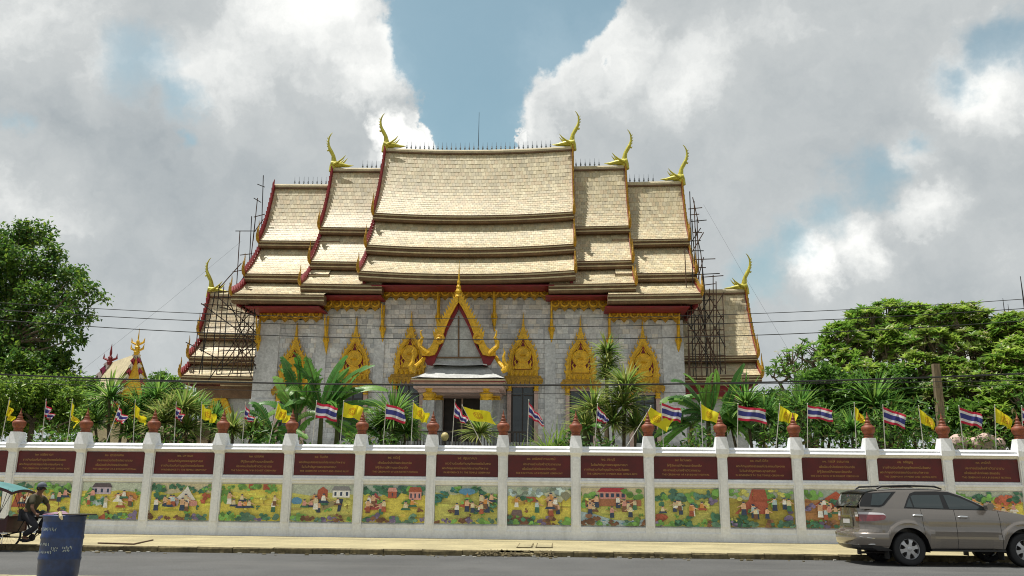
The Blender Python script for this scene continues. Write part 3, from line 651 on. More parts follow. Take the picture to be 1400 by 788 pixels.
# red beams and gold scalloped friezes under the eaves
for k in range(5):
    a, b = SX[k]+(.02 if k else 0), SX[k+1]-.02
    mb = MB(); mb.box(a, b, YW-.34, YW+.05, WG[k], WR[k]+.1)
    if k in (1, 2): mb.box(a-.3, a+.03, YW-.36, YW+.04, WG[k-1]+.02, WR[k]+.1)
    if k in (2, 3): mb.box(b-.03, b+.3, YW-.36, YW+.04, WG[k+1]+.02, WR[k]+.1)
    yb = (BT, AT, CT, AT, BT)[k][-1]; fh = (.45, .42, .45, .42, .45)[k]
    mb.box(a-.25, b+.25, yb[0]+.3, YW+.3, yb[1]-fh-.11, yb[1]-fh-.05)                     # soffit boards
    mb.build('eaves_beam', 'red_paint', temple)
    mb = MB(); n = max(3, round((b-a)/.55)); w = (b-a)/n; h = WG[k]-WT[k]
    mb.box(a, b, YW-.22, YW-.02, WT[k]+h*.12, WG[k]-.01)
    for i in range(n):
        xc = a+(i+.5)*w
        pts = [(xc-w*.5, WG[k]-.03), (xc-w*.5, WT[k]+h*.30), (xc-w*.40, WT[k]+h*.08), (xc-w*.22, WT[k]-h*.10), (xc, WT[k]-h*.34), (xc+w*.22, WT[k]-h*.10), (xc+w*.40, WT[k]+h*.08), (xc+w*.5, WT[k]+h*.30), (xc+w*.5, WG[k]-.03)]
        mb.prism(pts, YW-.26, YW-.225)
    mb.build('frieze', 'gold_dark', temple)
    mb = MB()
    for i in range(n):                                        # round flower in every scallop
        xc = a+(i+.5)*w
        for q in range(8):                                    # round flower in the scallop
            t0, t1 = 2*PI*q/8, 2*PI*(q+1)/8; r0, r1 = h*.30, h*.44; zc = WT[k]+h*.52
            mb.face([(xc+r0*math.cos(t0), YW-.30, zc+r0*math.sin(t0)), (xc+r0*math.cos(t1), YW-.30, zc+r0*math.sin(t1)), (xc+r1*math.cos(t1), YW-.268, zc+r1*math.sin(t1)), (xc+r1*math.cos(t0), YW-.268, zc+r1*math.sin(t0))])
        mb.lathe([(.0, 0), (h*.16, 0), (h*.12, .05)], 8, (xc, YW-.3, WT[k]+h*.45))
    tag(mb.build('frieze_flowers', 'gold', temple), kind='stuff')
# slim naga brackets leaning out to the eaves
bm_ = MB()
bm_.tube([(0, .22, -1.75), (0, .18, -1.5), (0, .10, -1.2), (0, .0, -.85), (0, -.2, -.5), (0, -.42, -.15), (0, -.5, .3)], [.015, .06, .12, .10, .06, .04, .04], 7)
bm_.tube([(0, .15, -1.1), (0, .02, -.7), (0, .12, -.3), (0, .18, .35)], [.08, .09, .07, .07], 6)
for s in (-1, 1): bm_.tube([(0, .1, -1.25), (s*.14, .02, -1.0), (s*.13, .02, -.72)], [.06, .05, .01], 5)
BR = bm_.mesh('eave_bracket', 'gold', smooth=True)
for px, py in ((600, 412), (676, 412), (524, 428), (754, 428), (447, 443), (833, 443), (354, 443), (927, 443)):
    q = P(px, py, YW-.25); new_obj('eave_bracket', BR, (q.x, YW-.25, q.z+.1), temple)
# ---- windows with tall gold flame crowns
def crown_outline():
    half = [(0.0, 3.50), (.025, 3.2), (.05, 2.85), (.08, 2.72), (.085, 2.6), (.13, 2.5), (.14, 2.34), (.2, 2.24), (.24, 2.05), (.38, 1.86), (.52, 1.66), (.62, 1.44), (.70, 1.22), (.735, 1.0), (.76, .8), (.80, .72), (.76, .58), (.82, .48), (.79, .3), (.80, 0)]
    return [(-x, z) for x, z in half] + [(x, z) for x, z in reversed(half[1:])]
def win_meshes():
    d = {}
    mb = MB(); mb.prism(crown_outline(), -.16, .1)
    for s in (-1, 1):                                         # flame licks along the rim
        for z, x in ((.45, .80), (.8, .77), (1.1, .73), (1.4, .65), (1.66, .54), (1.9, .38), (2.15, .24), (2.4, .16)):
            mb.tube([(s*(x-.06), -.1, z-.08), (s*(x+.05), -.12, z+.02), (s*(x+.03), -.1, z+.2)], [.06, .045, .006], 5)
    d['crown'] = mb.mesh('crown', 'gold')
    mb = MB()
    pts = [(-.50, .38), (-.56, .7), (-.53, 1.05), (-.42, 1.42), (-.2, 1.72), (0, 2.05), (.2, 1.72), (.42, 1.42), (.53, 1.05), (.56, .7), (.50, .38)]
    mb.prism(pts, -.185, -.15); d['field'] = mb.mesh('field', 'red_paint')
    mb = MB()
    rim = [Vector((x, -.2, z)) for x, z in pts]; mb.tube(rim, .045, 6)
    for z, rr, yy in ((1.16, .40, -.23),):
        ring = [(rr*math.cos(2*PI*i/18), yy-.02, z+rr*math.sin(2*PI*i/18)) for i in range(18)]
        mb.face([(rr*.97*math.cos(2*PI*i/18), yy-.035, z+rr*.97*math.sin(2*PI*i/18)) for i in range(18)]); mb.tube(ring+[ring[0]], .05, 6)
        mb.prism([(x, q) for x, _, q in ring], yy, -.186)
        mb.lathe([(0.001, 0), (.16, .0), (.13, .05), (.05, .09)], 10, (0, yy-.04, z-.05))
    mb.prism([(-.46, .4), (-.34, .52), (-.22, .85), (.22, .85), (.34, .52), (.46, .4)], -.24, -.186)
    for s in (-1, 1):
        mb.tube([(s*.42, -.21, .45), (s*.36, -.22, .62), (s*.44, -.22, .78), (s*.36, -.21, .92)], [.07, .06, .05, .01], 6)
        mb.tube([(s*.12, -.21, 1.5), (s*.16, -.21, 1.62), (s*.02, -.21, 1.86)], [.05, .05, .01], 6)
    for x in (-.6, -.36, -.12, .12, .36, .6): mb.tube([(x, -.19, .05), (x*1.05, -.23, .18), (x, -.2, .33)], [.1, .08, .02], 6)
    d['medallion'] = mb.mesh('medallion', 'gold')
    mb = MB(); n = 9
    for x0, x1, y, z0, z1 in ((-.98, .98, -.34, -.12, -.02), (-1.06, 1.06, -.4, -.24, -.12), (-.95, .95, -.30, -.02, .04)): mb.box(x0, x1, y, .05, z0+.002, z1)
    for i in range(n):
        x = -1.06+2.12*(i+.5)/n; w = 2.12/n
        mb.prism([(x-w*.5, -.24), (x-w*.42, -.36), (x, -.50), (x+w*.42, -.36), (x+w*.5, -.24)], -.39, -.33)
    d['canopy'] = mb.mesh('canopy', 'gold_dark')
    mb = MB(); mb.box(-.80, -.60, -.22, .05, -3.4, -.25); mb.box(.60, .80, -.22, .05, -3.4, -.25); mb.box(-.598, .598, -.2, .05, -.55, -.25)
    d['frame'] = mb.mesh('window', 'pink_stone')
    mb = MB(); mb.lathe([(.13, 0), (.15, .05), (.11, .12), (.16, .3), (.12, .36), (.17, .44), (.17, .5)], 10, (0, -.2, -.75))
    d['capital'] = mb.mesh('capital', 'gold')
    mb = MB(); mb.box(-.598, .598, -.05, .04, -3.4, -.56); d['pane'] = mb.mesh('pane', 'glass')
    mb = MB(); mb.box(-.03, .03, -.09, -.051, -3.4, -.56)
    for s in (-1, 1): mb.box(s*.55-.04, s*.55+.04, -.10, -.051, -3.4, -.56); mb.box(s*.3-.22, s*.3+.22, -.09, -.051, -1.0, -.94)
    d['shutter_bar'] = mb.mesh('shutter_bar', 'dark_wood')
    return d
WM = win_meshes()
for px, pb in ((401, 530), (484, 521), (560, 514), (715, 516), (794, 521), (880, 526)):
    q = P(px, pb, YW); f = new_obj('window', WM['frame'], (q.x, YW-.02, q.z), temple)
    for k in ('pane', 'crown', 'field', 'medallion', 'canopy', 'shutter_bar'): new_obj(k, WM[k], (q.x, YW-.02, q.z), f)
    for s in (-1, 1): new_obj('capital', WM['capital'], (q.x+s*.7, YW-.02, q.z), f)

# ---- entrance porch
YP = 41.6                                                    # front of the skirt roof
def px2(pts, Y): return [(P(x, y, Y).x, P(x, y, Y).z) for x, y in pts]
cx = P(627, 480, YP).x
def zz(x, y, Y=YP): return P(x, y, Y).z
# two skirt roofs, fascia and ceiling
def skirt(name, y0, ztop, x0, y1, zbot, x1, m):
    mb = MB(); rows = []
    n = 12
    for (hx, yy, z) in ((x0, y0, ztop), ((x0*.55+x1*.45), (y0*.45+y1*.55), ztop*.42+zbot*.58-.02), (x1, y1, zbot)):
        rows.append([(cx-hx, YW, z), (cx-hx, yy, z)] + [(cx-hx+2*hx*i/n, yy, z+ (0.06*((i/n-.5)*2)**2 if hx == x1 else 0)) for i in range(1, n)] + [(cx+hx, yy, z), (cx+hx, YW, z)])
    mb.grid(rows); return mb.build(name, m, temple)
hs = (P(660, 488, 42.4).x - P(594, 488, 42.4).x)/2
h1 = (P(690, 517, YP).x - P(562, 517, YP).x)/2
skirt('porch_roof', 42.9, zz(627, 486, 42.9), hs, 42.3, zz(627, 500, 42.3), hs*1.13, 'stone')
skirt('porch_roof', 42.75, zz(627, 501, 42.75), hs*1.08, YP, zz(627, 517), h1, 'stone')
mb = MB(); zt = zz(627, 518); 
mb.box(cx-h1-.02, cx+h1+.02, YP-.03, YW, zt-.16, zt-.012); mb.build('porch_cornice', 'cream', temple)
mb = MB(); mb.box(cx-h1+.10, cx+h1-.10, YP+.10, YW, zt-.44, zt-.165); mb.box(cx-h1+.3, cx+h1-.3, YP+.3, YW, zt-.62, zt-.445); mb.build('porch_fascia', 'pink_stone', temple)
mb = MB(); mb.box(cx-h1-.03, cx+h1+.03, YP-.045, YW-.3, zt-.155, zt-.105); mb.build('porch_moulding', 'red_paint', temple)
# gable front
YG = 42.35
ty = px2([(585, 493), (600, 455), (612, 430), (627, 408), (642, 430), (654, 455), (670, 493)], YG)
mb = MB(); mb.prism([(x, z) for x, z in px2([(594, 494), (607, 455), (627, 418), (647, 455), (660, 494)], YG+.25)], YG+.25, YW+.1); mb.build('tympanum', 'stone', temple)
mb = MB(); q = px2([(626, 432), (628, 432), (628, 488), (626, 488)], YG+.2); mb.prism(q, YG+.19, YG+.26); q = px2([(594, 488), (660, 488), (661, 490), (593, 490)], YG+.2); mb.prism(q, YG+.18, YG+.26); mb.build('tympanum_rib', 'fascia', temple)
def gable_board(s):
    mirr = lambda pts: [(627+s*(x-627), y) for x, y in pts]
    z5 = lambda pts: [(560+x/4.6375, 350+y/4.6375) for x, y in pts]
    outer = z5([(312, 205), (296, 255), (268, 300), (245, 345), (222, 395), (196, 440), (180, 478), (160, 508), (146, 550), (128, 580), (98, 600), (75, 612), (78, 632), (120, 634), (158, 626), (178, 590), (184, 562), (212, 548), (222, 520), (212, 490), (222, 462), (240, 420), (262, 370), (290, 320), (312, 285)])
    mb = MB(); mb.prism(px2(mirr(outer), YG-.12), YG-.12, YG+.06)
    # spiral boss, flame teeth and the raised naga head at the foot
    c = px2(mirr(z5([(186, 532)])), YG-.2)[0]
    sp = [(c[0]+s*(.05+.014*i)*math.cos(i*.55)*1.0, YG-.18, c[1]+(.05+.014*i)*math.sin(i*.55)) for i in range(16)]
    mb.tube(sp, [.05]*12+[.04, .03, .02, .01], 6)
    rim = px2(mirr(z5([(312, 285), (290, 320), (262, 370), (240, 420), (222, 462), (214, 490)])), YG-.14); mb.tube([(x, YG-.15, z) for x, z in rim], .035, 5)
    for i in range(13):
        t = i/12; a = (300+(162-300)*t, 262+(505-262)*t)
        tooth = z5([(a[0]+6, a[1]-12), (a[0]-16, a[1]-34), (a[0]-10, a[1]+6), (a[0]-2, a[1]+16)])
        mb.prism(px2(mirr(tooth), YG-.08), YG-.09, YG-.02)
    nag = px2(mirr(z5([(118, 622), (92, 600), (66, 575), (62, 545), (80, 520), (72, 498), (70, 478), (82, 470)])), YG-.1)
    mb.tube([(x, YG-.1, z) for x, z in nag], [.13, .14, .12, .09, .075, .05, .035, .012], 8)
    for k, (dx, dz) in enumerate(((.12, .3), (.02, .42), (.15, .5))): mb.tube([(nag[2][0], YG-.1, nag[2][1]-.05), (nag[2][0]+s*dx*.5, YG-.1, nag[2][1]+dz*.5), (nag[2][0]+s*dx*1.2, YG-.1, nag[2][1]+dz)], [.09, .06, .008], 6)
    mb.build('gable_board', 'gold', temple)
    mb = MB(); red = z5([(312, 290), (296, 318), (268, 375), (246, 425), (230, 465), (218, 500), (222, 530), (205, 565), (186, 580), (180, 610), (160, 640), (168, 690), (140, 695), (100, 660), (75, 640), (75, 628), (120, 632), (160, 624), (178, 590), (170, 560), (200, 545), (222, 520), (210, 490), (222, 455), (262, 360), (312, 275)])
    red = z5([(312, 285), (225, 450), (200, 560), (160, 628), (75, 632), (110, 690), (150, 698), (165, 650), (215, 548), (240, 470), (312, 330)])
    mb.prism(px2(mirr(red), YG+.06), YG+.063, YG+.24); mb.build('gable_lining', 'red_paint', temple)
    # lower naga at the corner of the skirt roof
    nag = px2(mirr(z5([(585, 735), (608, 722), (622, 700), (600, 672), (596, 640), (604, 612), (596, 588)])) if s > 0 else mirr(z5([(585, 735), (608, 722), (622, 700), (600, 672), (596, 640), (604, 612), (596, 588)])), YP+.15) if s > 0 else None
    pts = z5([(585, 735), (608, 722), (616, 700), (600, 672), (596, 640), (604, 612), (594, 586)])
    if s < 0: pts = [(627-(x-627), y) for x, y in pts]
    pts = px2(pts, YP+.2)
    mb = MB(); mb.tube([(x, YP+.2, z) for x, z in pts], [.11, .15, .13, .10, .075, .045, .01], 8)
    mb.tube([(pts[1][0], YP+.2, pts[1][1]), (pts[1][0]-s*.3, YP+.5, pts[1][1]+.35), (pts[1][0]-s*.55, YG+.2, pts[1][1]+.75)], [.12, .1, .1], 7)
    mb.build('naga_finial', 'gold', temple)
gable_board(-1); gable_board(1)
ap = P(627, 400, YG)
mb = MB(); mb.lathe([(.20, -.25), (.12, -.1), (.17, .05), (.10, .2), (.13, .28), (.06, .42), (.09, .5), (.045, .7), (.055, .78), (.03, 1.0), (.035, 1.05), (.018, 1.3), (.004, 1.72)], 10, (ap.x, YG-.03, ap.z)); mb.build('gable_spire', 'gold', temple)
mb = MB()                                                    # saddle roof behind the gable
r0 = P(627, 412, YG); e = px2([(590, 494), (664, 494)], YG)
for s, (ex, ez) in ((-1, e[0]), (1, e[1])): mb.face([(r0.x, YG+.1, r0.z), (ex, YG+.1, ez), (ex, YW, ez), (r0.x, YW, r0.z)], TILE_COLS[0])
mb.build('porch_roof', 'tile', temple)
# columns
for px, yy, w in ((587, 42.15, .26), (665, 42.15, .26), (599, 43.6, .22), (677, 43.6, .22)):
    q = P(px, 548, yy); zt2 = zt-.6
    mb = MB(); mb.box(q.x-w, q.x+w, yy-w, yy+w, 3.5, q.z); mb.box(q.x-w-.03, q.x-w*.4, yy-w-.03, yy+w, 3.5, q.z-.003); mb.box(q.x+w*.4, q.x+w+.03, yy-w-.03, yy+w, 3.5, q.z-.003); c = mb.build('column', 'stone', temple)
    mb = MB(); k = w/.26
    mb.lathe([(.30*k, 0), (.34*k, .08), (.28*k, .16), (.36*k, .34), (.28*k, .44), (.33*k, .6), (.27*k, .66), (.36*k, .84), (.36*k, max(.9, zt2-q.z))], 12, (q.x, yy, q.z)); mb.build('capital', 'gold', c)
# dark doorway, inner jambs, steps and railing
mb = MB(); a, b = P(602, 600, YW), P(660, 600, YW); mb.box(a.x, b.x, YW-.06, YW+.04, 3.5, 6.9); mb.build('door', 'dark_wood', temple)
mb = MB()
for x in (a.x, b.x): mb.box(x-.14, x+.14, YW-.18, YW+.03, 3.5, 7.0)
mb.box(a.x+.145, b.x-.145, YW-.16, YW+.03, 6.75, 7.0); mb.box((a.x+b.x)/2-.04, (a.x+b.x)/2+.04, YW-.1, YW-.061, 3.5, 6.74); mb.build('door_frame', 'pink_stone', temple)
mb = MB(); mb.box(cx-3.6, cx+3.6, 40.6, 44.0, -.05, 3.48); mb.build('terrace', 'stone', temple)
zr = P(620, 600, 40.7).z
mb = MB(); mb.box(cx-3.4, cx+3.4, 40.64, 40.72, zr+.28, zr+.36); mb.box(cx-3.4, cx+3.4, 40.64, 40.72, zr-.42, zr-.36)
for i in range(46): x = cx-3.4+6.8*i/45; mb.box(x-.02, x+.02, 40.66, 40.70, zr-.36, zr+.28)
mb.build('railing', 'dark_wood', temple)
mb = MB(); mb.box(cx-3.5, cx+3.5, 40.62, 40.74, 3.481, zr-.42); mb.build('parapet', 'white_paint', temple)
# portico bodies at both ends
mb = MB(); mb.box(E0+.9, WX0-.15, 46.0, 50.0, 0, 7.1); mb.build('portico_wall', 'stone', temple); mb = MB(); mb.box(WX1+.15, E1-.7, 46.0, 50.0, 0, 7.2); mb.build('portico_wall', 'stone', temple)
mb = MB(); mb.box(E0+.7, WX0-.2, 45.7, 45.98, 6.5, 7.15); mb.build('portico_beam', 'fascia', temple); mb = MB(); mb.box(WX1+.2, E1-.6, 45.7, 45.98, 6.6, 7.3); mb.build('portico_beam', 'red_paint', temple)
mb = MB(); q = P(300, 562, 45.9); mb.prism([(q.x-.75+0, q.z-1.2), (q.x-.75, q.z-.2), (q.x-.5, q.z+.4), (q.x, q.z+1.35), (q.x+.5, q.z+.4), (q.x+.75, q.z-.2), (q.x+.75, q.z-1.2)], 45.75, 45.99); mb.build('portico_arch', 'gold', temple)
mb = MB(); mb.prism([(q.x-.4, q.z-1.2), (q.x-.4, q.z-.2), (q.x, q.z+.6), (q.x+.4, q.z-.2), (q.x+.4, q.z-1.2)], 45.70, 45.745); mb.build('portico_opening', 'dark_wood', temple)

# ------------------------------------------------------------------ scaffolds
def scaffold(label, poles):
    a = poles[0][0]; q = P(*a[:2], a[2])
    t = thing('scaffold', label, 'scaffold', (q.x, q.y, 0))
    for p0, p1 in poles:
        mb = MB(); w = P(*p0), P(*p1); mb.tube(w, .027, 5); mb.build('pole', 'rust_pole' if R.random() < .6 else 'iron', t)
def px_poles(lst, y0):
    out = []
    for x0, ya, x1, yb, d in lst: out.append(((x0, ya, y0+d), (x1, yb, y0+d)))
    return out
L = [(360, 240, 354, 420, .6), (352, 271, 346, 330, 0), (344, 296, 338, 420, .6), (328, 316, 322, 415, 0), (335, 350, 330, 420, .6), (349, 300, 340, 380, 0),
     (322, 316, 350, 316, 0), (347, 297, 362, 293, 0), (347, 271, 357, 277, .6), (328, 349, 345, 347, 0), (318, 372, 340, 368, .6), (352, 252, 362, 256, .3), (347, 318, 360, 300, .3), (324, 392, 350, 355, .3)]
a = px_poles(L, 46.6)
V = [(300, 390, 288, 515), (313, 395, 303, 512), (325, 400, 318, 510), (337, 405, 329, 515), (294, 400, 272, 512), (349, 410, 343, 515), (281, 430, 276, 512)]
H = [(285, 400, 345, 396), (275, 416, 348, 420), (282, 430, 350, 428), (280, 448, 349, 446), (300, 462, 350, 464), (254, 468, 300, 492), (300, 480, 350, 478), (302, 497, 348, 494), (296, 512, 348, 510)]
H += [(290, 408, 348, 405), (270, 438, 345, 442), (283, 455, 350, 457), (268, 475, 346, 473), (262, 488, 350, 488), (258, 503, 346, 505), (300, 420, 350, 432)]; V += [(306, 392, 296, 512), (331, 402, 324, 515), (343, 396, 336, 500), (270, 455, 264, 512)]
X = [(315, 415, 350, 505), (348, 440, 300, 508), (322, 465, 346, 520), (340, 455, 312, 515), (326, 495, 352, 470), (334, 505, 350, 486), (275, 415, 350, 470), (300, 408, 350, 455), (345, 405, 318, 470), (350, 420, 322, 450), (308, 500, 345, 470), (285, 520, 340, 440), (318, 468, 350, 500), (330, 480, 350, 450), (298, 396, 330, 360), (335, 430, 349, 400)]
a += px_poles([(*v, 0) for v in V], 43.6) + px_poles([(*v, .1) for v in H], 43.6) + px_poles([(*v, .35) for v in X], 43.6)
scaffold('tangle of thin dark scaffold poles at the left end of the temple', a)
L = [(943, 262, 952, 520, 0), (949, 275, 957, 500, .7), (953, 300, 960, 520, 0), (958, 345, 964, 400, .7), (936, 340, 944, 520, 0), (962, 378, 968, 515, .7), (975, 376, 976, 515, 0), (988, 402, 992, 512, .7), (983, 440, 985, 512, 0), (940, 395, 942, 515, .7),
     (941, 286, 960, 284, 0), (945, 303, 966, 301, 0), (947, 318, 960, 318, .3), (948, 343, 962, 343, 0), (950, 355, 978, 354, 0), (948, 366, 965, 366, .3), (963, 379, 989, 377, 0), (962, 390, 978, 388, .4), (946, 330, 958, 312, .3),
     (938, 425, 990, 424, 0), (940, 443, 990, 443, .2), (936, 460, 990, 458, 0), (940, 484, 992, 486, .2), (938, 503, 992, 502, 0), (936, 412, 978, 410, .2),
     (952, 412, 980, 500, .3), (962, 420, 992, 475, .3), (940, 440, 975, 500, .3), (976, 420, 948, 480, .4), (985, 450, 950, 505, .4), (944, 470, 990, 400, .5), (930, 430, 962, 470, .5), (956, 415, 980, 515, .1)]
L += [(946, 300, 954, 420, .5), (960, 360, 966, 515, .1), (970, 395, 972, 515, .4), (979, 385, 981, 515, .1), (945, 415, 948, 515, .2), (938, 434, 990, 433, .3), (940, 452, 990, 451, 0), (938, 470, 990, 469, .3), (940, 494, 990, 494, .1), (944, 376, 984, 374, .2), (942, 330, 958, 329, .2), (943, 294, 956, 293, .1), (972, 405, 944, 450, .2), (988, 430, 955, 490, .2), (950, 430, 988, 508, .25), (966, 400, 990, 440, .2), (947, 270, 955, 305, .2), (950, 310, 958, 345, .2), (946, 345, 962, 318, .1), (952, 390, 962, 352, .3)]
scaffold('tall dark scaffold of poles at the right end of the temple', px_poles(L, 44.0))
# ------------------------------------------------------------------ far buildings
def gable_shrine():
    Yg = 58.0
    ap = P(188, 482, Yg); bl = P(163, 536, Yg); brr = P(207, 520, Yg)
    w = (brr.x-ap.x)*1.45; zb = bl.z-2.2
    t = thing('gilded_hall', 'small hall behind the left trees with gold gable and red and white striped gable edges', 'temple', (ap.x, Yg+3, 0))
    mb = MB(); mb.prism([(ap.x-w, zb), (ap.x-w*.55, (zb+ap.z)/2-.35), (ap.x, ap.z), (ap.x+w*.55, (zb+ap.z)/2-.35), (ap.x+w, zb)], Yg, Yg+.3); mb.build('gable', 'gold', t)
    for s in (-1, 1):
        mb = MB(); n = 13
        for i in range(n):
            def pt(u):
                q = ap.z+(zb-ap.z)*u; x = ap.x+s*w*(u+.12*math.sin(PI*u)*-1); return x, q
            (x0, z0), (x1, z1) = pt(i/n), pt((i+.92)/n)
            mb.prism([(x0, z0-.16), (x1, z1-.16), (x1+s*.22, z1+.12), (x1+s*.02, z1+.34), (x0+s*.02, z0+.16)], Yg-.15, Yg-.01, c=(.30, .02, .04) if i % 2 else (.62, .55, .45))
        mb.build('gable_edge', 'marble', t)
    mb = MB(); mb.lathe([(.18, -.2), (.22, 0), (.12, .15), (.2, .35), (.08, .5), (.13, .75), (.04, .9), (.05, 1.05), (.008, 1.7)], 8, (ap.x, Yg-.1, ap.z))
    for s in (-1, 1):
        for z in (.3, .75): mb.tube([(ap.x, Yg-.1, ap.z+z-.25), (ap.x+s*.42, Yg-.1, ap.z+z-.05), (ap.x+s*.48, Yg-.1, ap.z+z+.28)], [.09, .08, .01], 6)
    mb.build('gable_finial', 'gold', t)
    # second gable further left, roof running between them
    a2 = P(152, 496, Yg+4)
    mb = MB(); mb.face([(a2.x, Yg+4, a2.z), (a2.x-3.2, Yg+4, a2.z-5), (ap.x-3.2, Yg+.2, ap.z-5.2), (ap.x, Yg+.2, ap.z)]); mb.face([(a2.x, Yg+4, a2.z), (a2.x+2.6, Yg+4, a2.z-5), (ap.x+2.4, Yg+.2, ap.z-5.2), (ap.x, Yg+.2, ap.z)]); mb.build('roof', 'cream', t)
    mb = MB(); n = 12
    for i in range(n):
        u, v = i/n, (i+.9)/n
        mb.prism([(a2.x-3.0*u, a2.z-4.8*u-.2), (a2.x-3.0*v, a2.z-4.8*v-.2), (a2.x-3.0*v-.25, a2.z-4.8*v+.2), (a2.x-3.0*u-.05, a2.z-4.8*u+.22)], Yg+3.8, Yg+3.95, c=(.30, .03, .10) if i % 2 else (.62, .5, .5))
    mb.build('gable_edge', 'marble', t)
    mb = MB(); mb.lathe([(.16, -.2), (.2, 0), (.1, .15), (.18, .35), (.07, .5), (.1, .7), (.01, 1.4)], 8, (a2.x, Yg+3.8, a2.z))
    for s in (-1, 1): mb.tube([(a2.x, Yg+3.8, a2.z+.1), (a2.x+s*.5, Yg+3.8, a2.z+.3), (a2.x+s*.5, Yg+3.8, a2.z+.65)], [.1, .09, .01], 6)
    mb.build('gable_finial', 'red_paint', t)
    mb = MB(); mb.box(ap.x-3, ap.x+2.2, Yg+.35, Yg+9, 0, zb+.1); mb.build('wall', 'cream', t)
gable_shrine()
def far_block():
    a = P(1372, 434, 95); b = P(1470, 428, 95)
    t = thing('far_building', 'pale flat roofed building with a dark blue window band behind the right trees', 'building', ((a.x+b.x)/2, 99, 0))
    mb = MB(); mb.box(a.x, b.x+6, 95, 105, 0, a.z-.7); mb.build('wall', 'white_paint', t)
    mb = MB(); mb.box(a.x-.6, b.x+6.5, 94.4, 105.5, a.z-.69, a.z+.15); mb.build('roof', 'stone', t)
    for k in range(3):
        mb = MB(); x = P(1390, 434, 95).x+k*2.6; mb.box(x, x+1.9, 94.93, 95.05, a.z-2.4, a.z-1.0); mb.build('window', 'glass', t)
    for px, y0, y1, r in ((1395, 378, 434, .08), (1371, 408, 434, .05), (1378, 416, 434, .04)):
        p, q = P(px, y0, 97), P(px, y1, 97); mb = MB(); mb.tube([(p.x, 97, q.z), (p.x, 97, p.z)], [r*1.3, r*.5], 5); mb.build('antenna', 'iron', t)
far_block()
def shelter():
    a = P(176, 596, 34); b = P(262, 592, 34)
    t = thing('garden_shelter', 'low brown wooden roof half hidden behind the left part of the wall', 'shelter', ((a.x+b.x)/2, 35, 0))
    mb = MB(); n = 9
    for i in range(n):
        x0 = a.x+(b.x-a.x)*i/n; x1 = a.x+(b.x-a.x)*(i+.94)/n
        mb.prism([(34-.3, a.z-.05), (34-.3, a.z+.03), (35.2, a.z+.72), (36.7, a.z+.03), (36.7, a.z-.05), (35.2, a.z+.62)], x0, x1, axis='x')
    mb.build('roof', 'wood_post', t)
    for x in (a.x+.2, b.x-.2):
        for y in (34.0, 36.3): mb = MB(); mb.box(x-.06, x+.06, y-.06, y+.06, -.02, a.z-.02); mb.build('post', 'dark_wood', t)
    mb = MB(); mb.box(a.x+.1, b.x-.1, 33.9, 36.4, a.z-.16, a.z-.06); mb.build('beam', 'wood_post', t)
shelter()

# ------------------------------------------------------------------ vegetation
def leaf_mesh(name, pos, dr, up, L, Wd, cols, mats='leaf', fold=.25):
    """many leaves, each two folded quads; all arrays are (n,3) / (n,)"""
    pos, dr, up = np.asarray(pos, float), np.asarray(dr, float), np.asarray(up, float); n = len(pos)
    dr = dr/np.linalg.norm(dr, axis=1, keepdims=True); sd = np.cross(dr, up); sd /= np.linalg.norm(sd, axis=1, keepdims=True)+1e-9
    nm = np.cross(sd, dr); L = np.broadcast_to(L, (n,))[:, None]; Wd = np.broadcast_to(Wd, (n,))[:, None]
    mid = pos+dr*L*.5
    V = np.stack([pos, mid-nm*L*.02, pos+dr*L-nm*L*.10, mid+sd*Wd*.5+nm*Wd*fold, mid-sd*Wd*.5+nm*Wd*fold], 1).reshape(-1, 3)
    b = np.arange(n)[:, None]*5
    F = np.concatenate([b+np.array([[0, 3, 2, 1]]), b+np.array([[0, 1, 2, 4]])], 1).reshape(-1, 4)
    return V, F, np.repeat(np.asarray(cols, float), 2, axis=0)
def np_mesh(name, parts, m):
    vs, fs, cs = [], [], []; o = 0
    for v, f, c in parts: vs.append(v); fs.append(f+o); cs.append(c); o += len(v)
    v = np.concatenate(vs); f = np.concatenate(fs); c = np.concatenate(cs)
    return v, f, c
def np_obj(name, v, f, c, m, parent):
    lo, hi = v.min(0), v.max(0); ctr = np.array([(lo[0]+hi[0])/2, (lo[1]+hi[1])/2, lo[2]])
    me = bpy.data.meshes.new(name); me.vertices.add(len(v)); me.vertices.foreach_set('co', (v-ctr).ravel())
    k = f.shape[1]; me.loops.add(len(f)*k); me.loops.foreach_set('vertex_index', f.ravel().astype(np.int32))
    me.polygons.add(len(f)); me.polygons.foreach_set('loop_start', np.arange(len(f), dtype=np.int32)*k)
    me.materials.append(M(m)); a = me.color_attributes.new('Col', 'FLOAT_COLOR', 'CORNER')
    cc = np.repeat(np.concatenate([c, np.ones((len(c), 1))], 1), k, axis=0); a.data.foreach_set('color', cc.ravel()); me.update(calc_edges=True)
    return new_obj(name, me, ctr, parent)
def unit(v): return v/(np.linalg.norm(v, axis=-1, keepdims=True)+1e-9)
def pick_cols(n, pal, jitter=.22, w=None):
    pal = np.array(pal); c = pal[NR.choice(len(pal), n, p=w)]; return c*(1+NR.uniform(-jitter, jitter, (n, 1)))
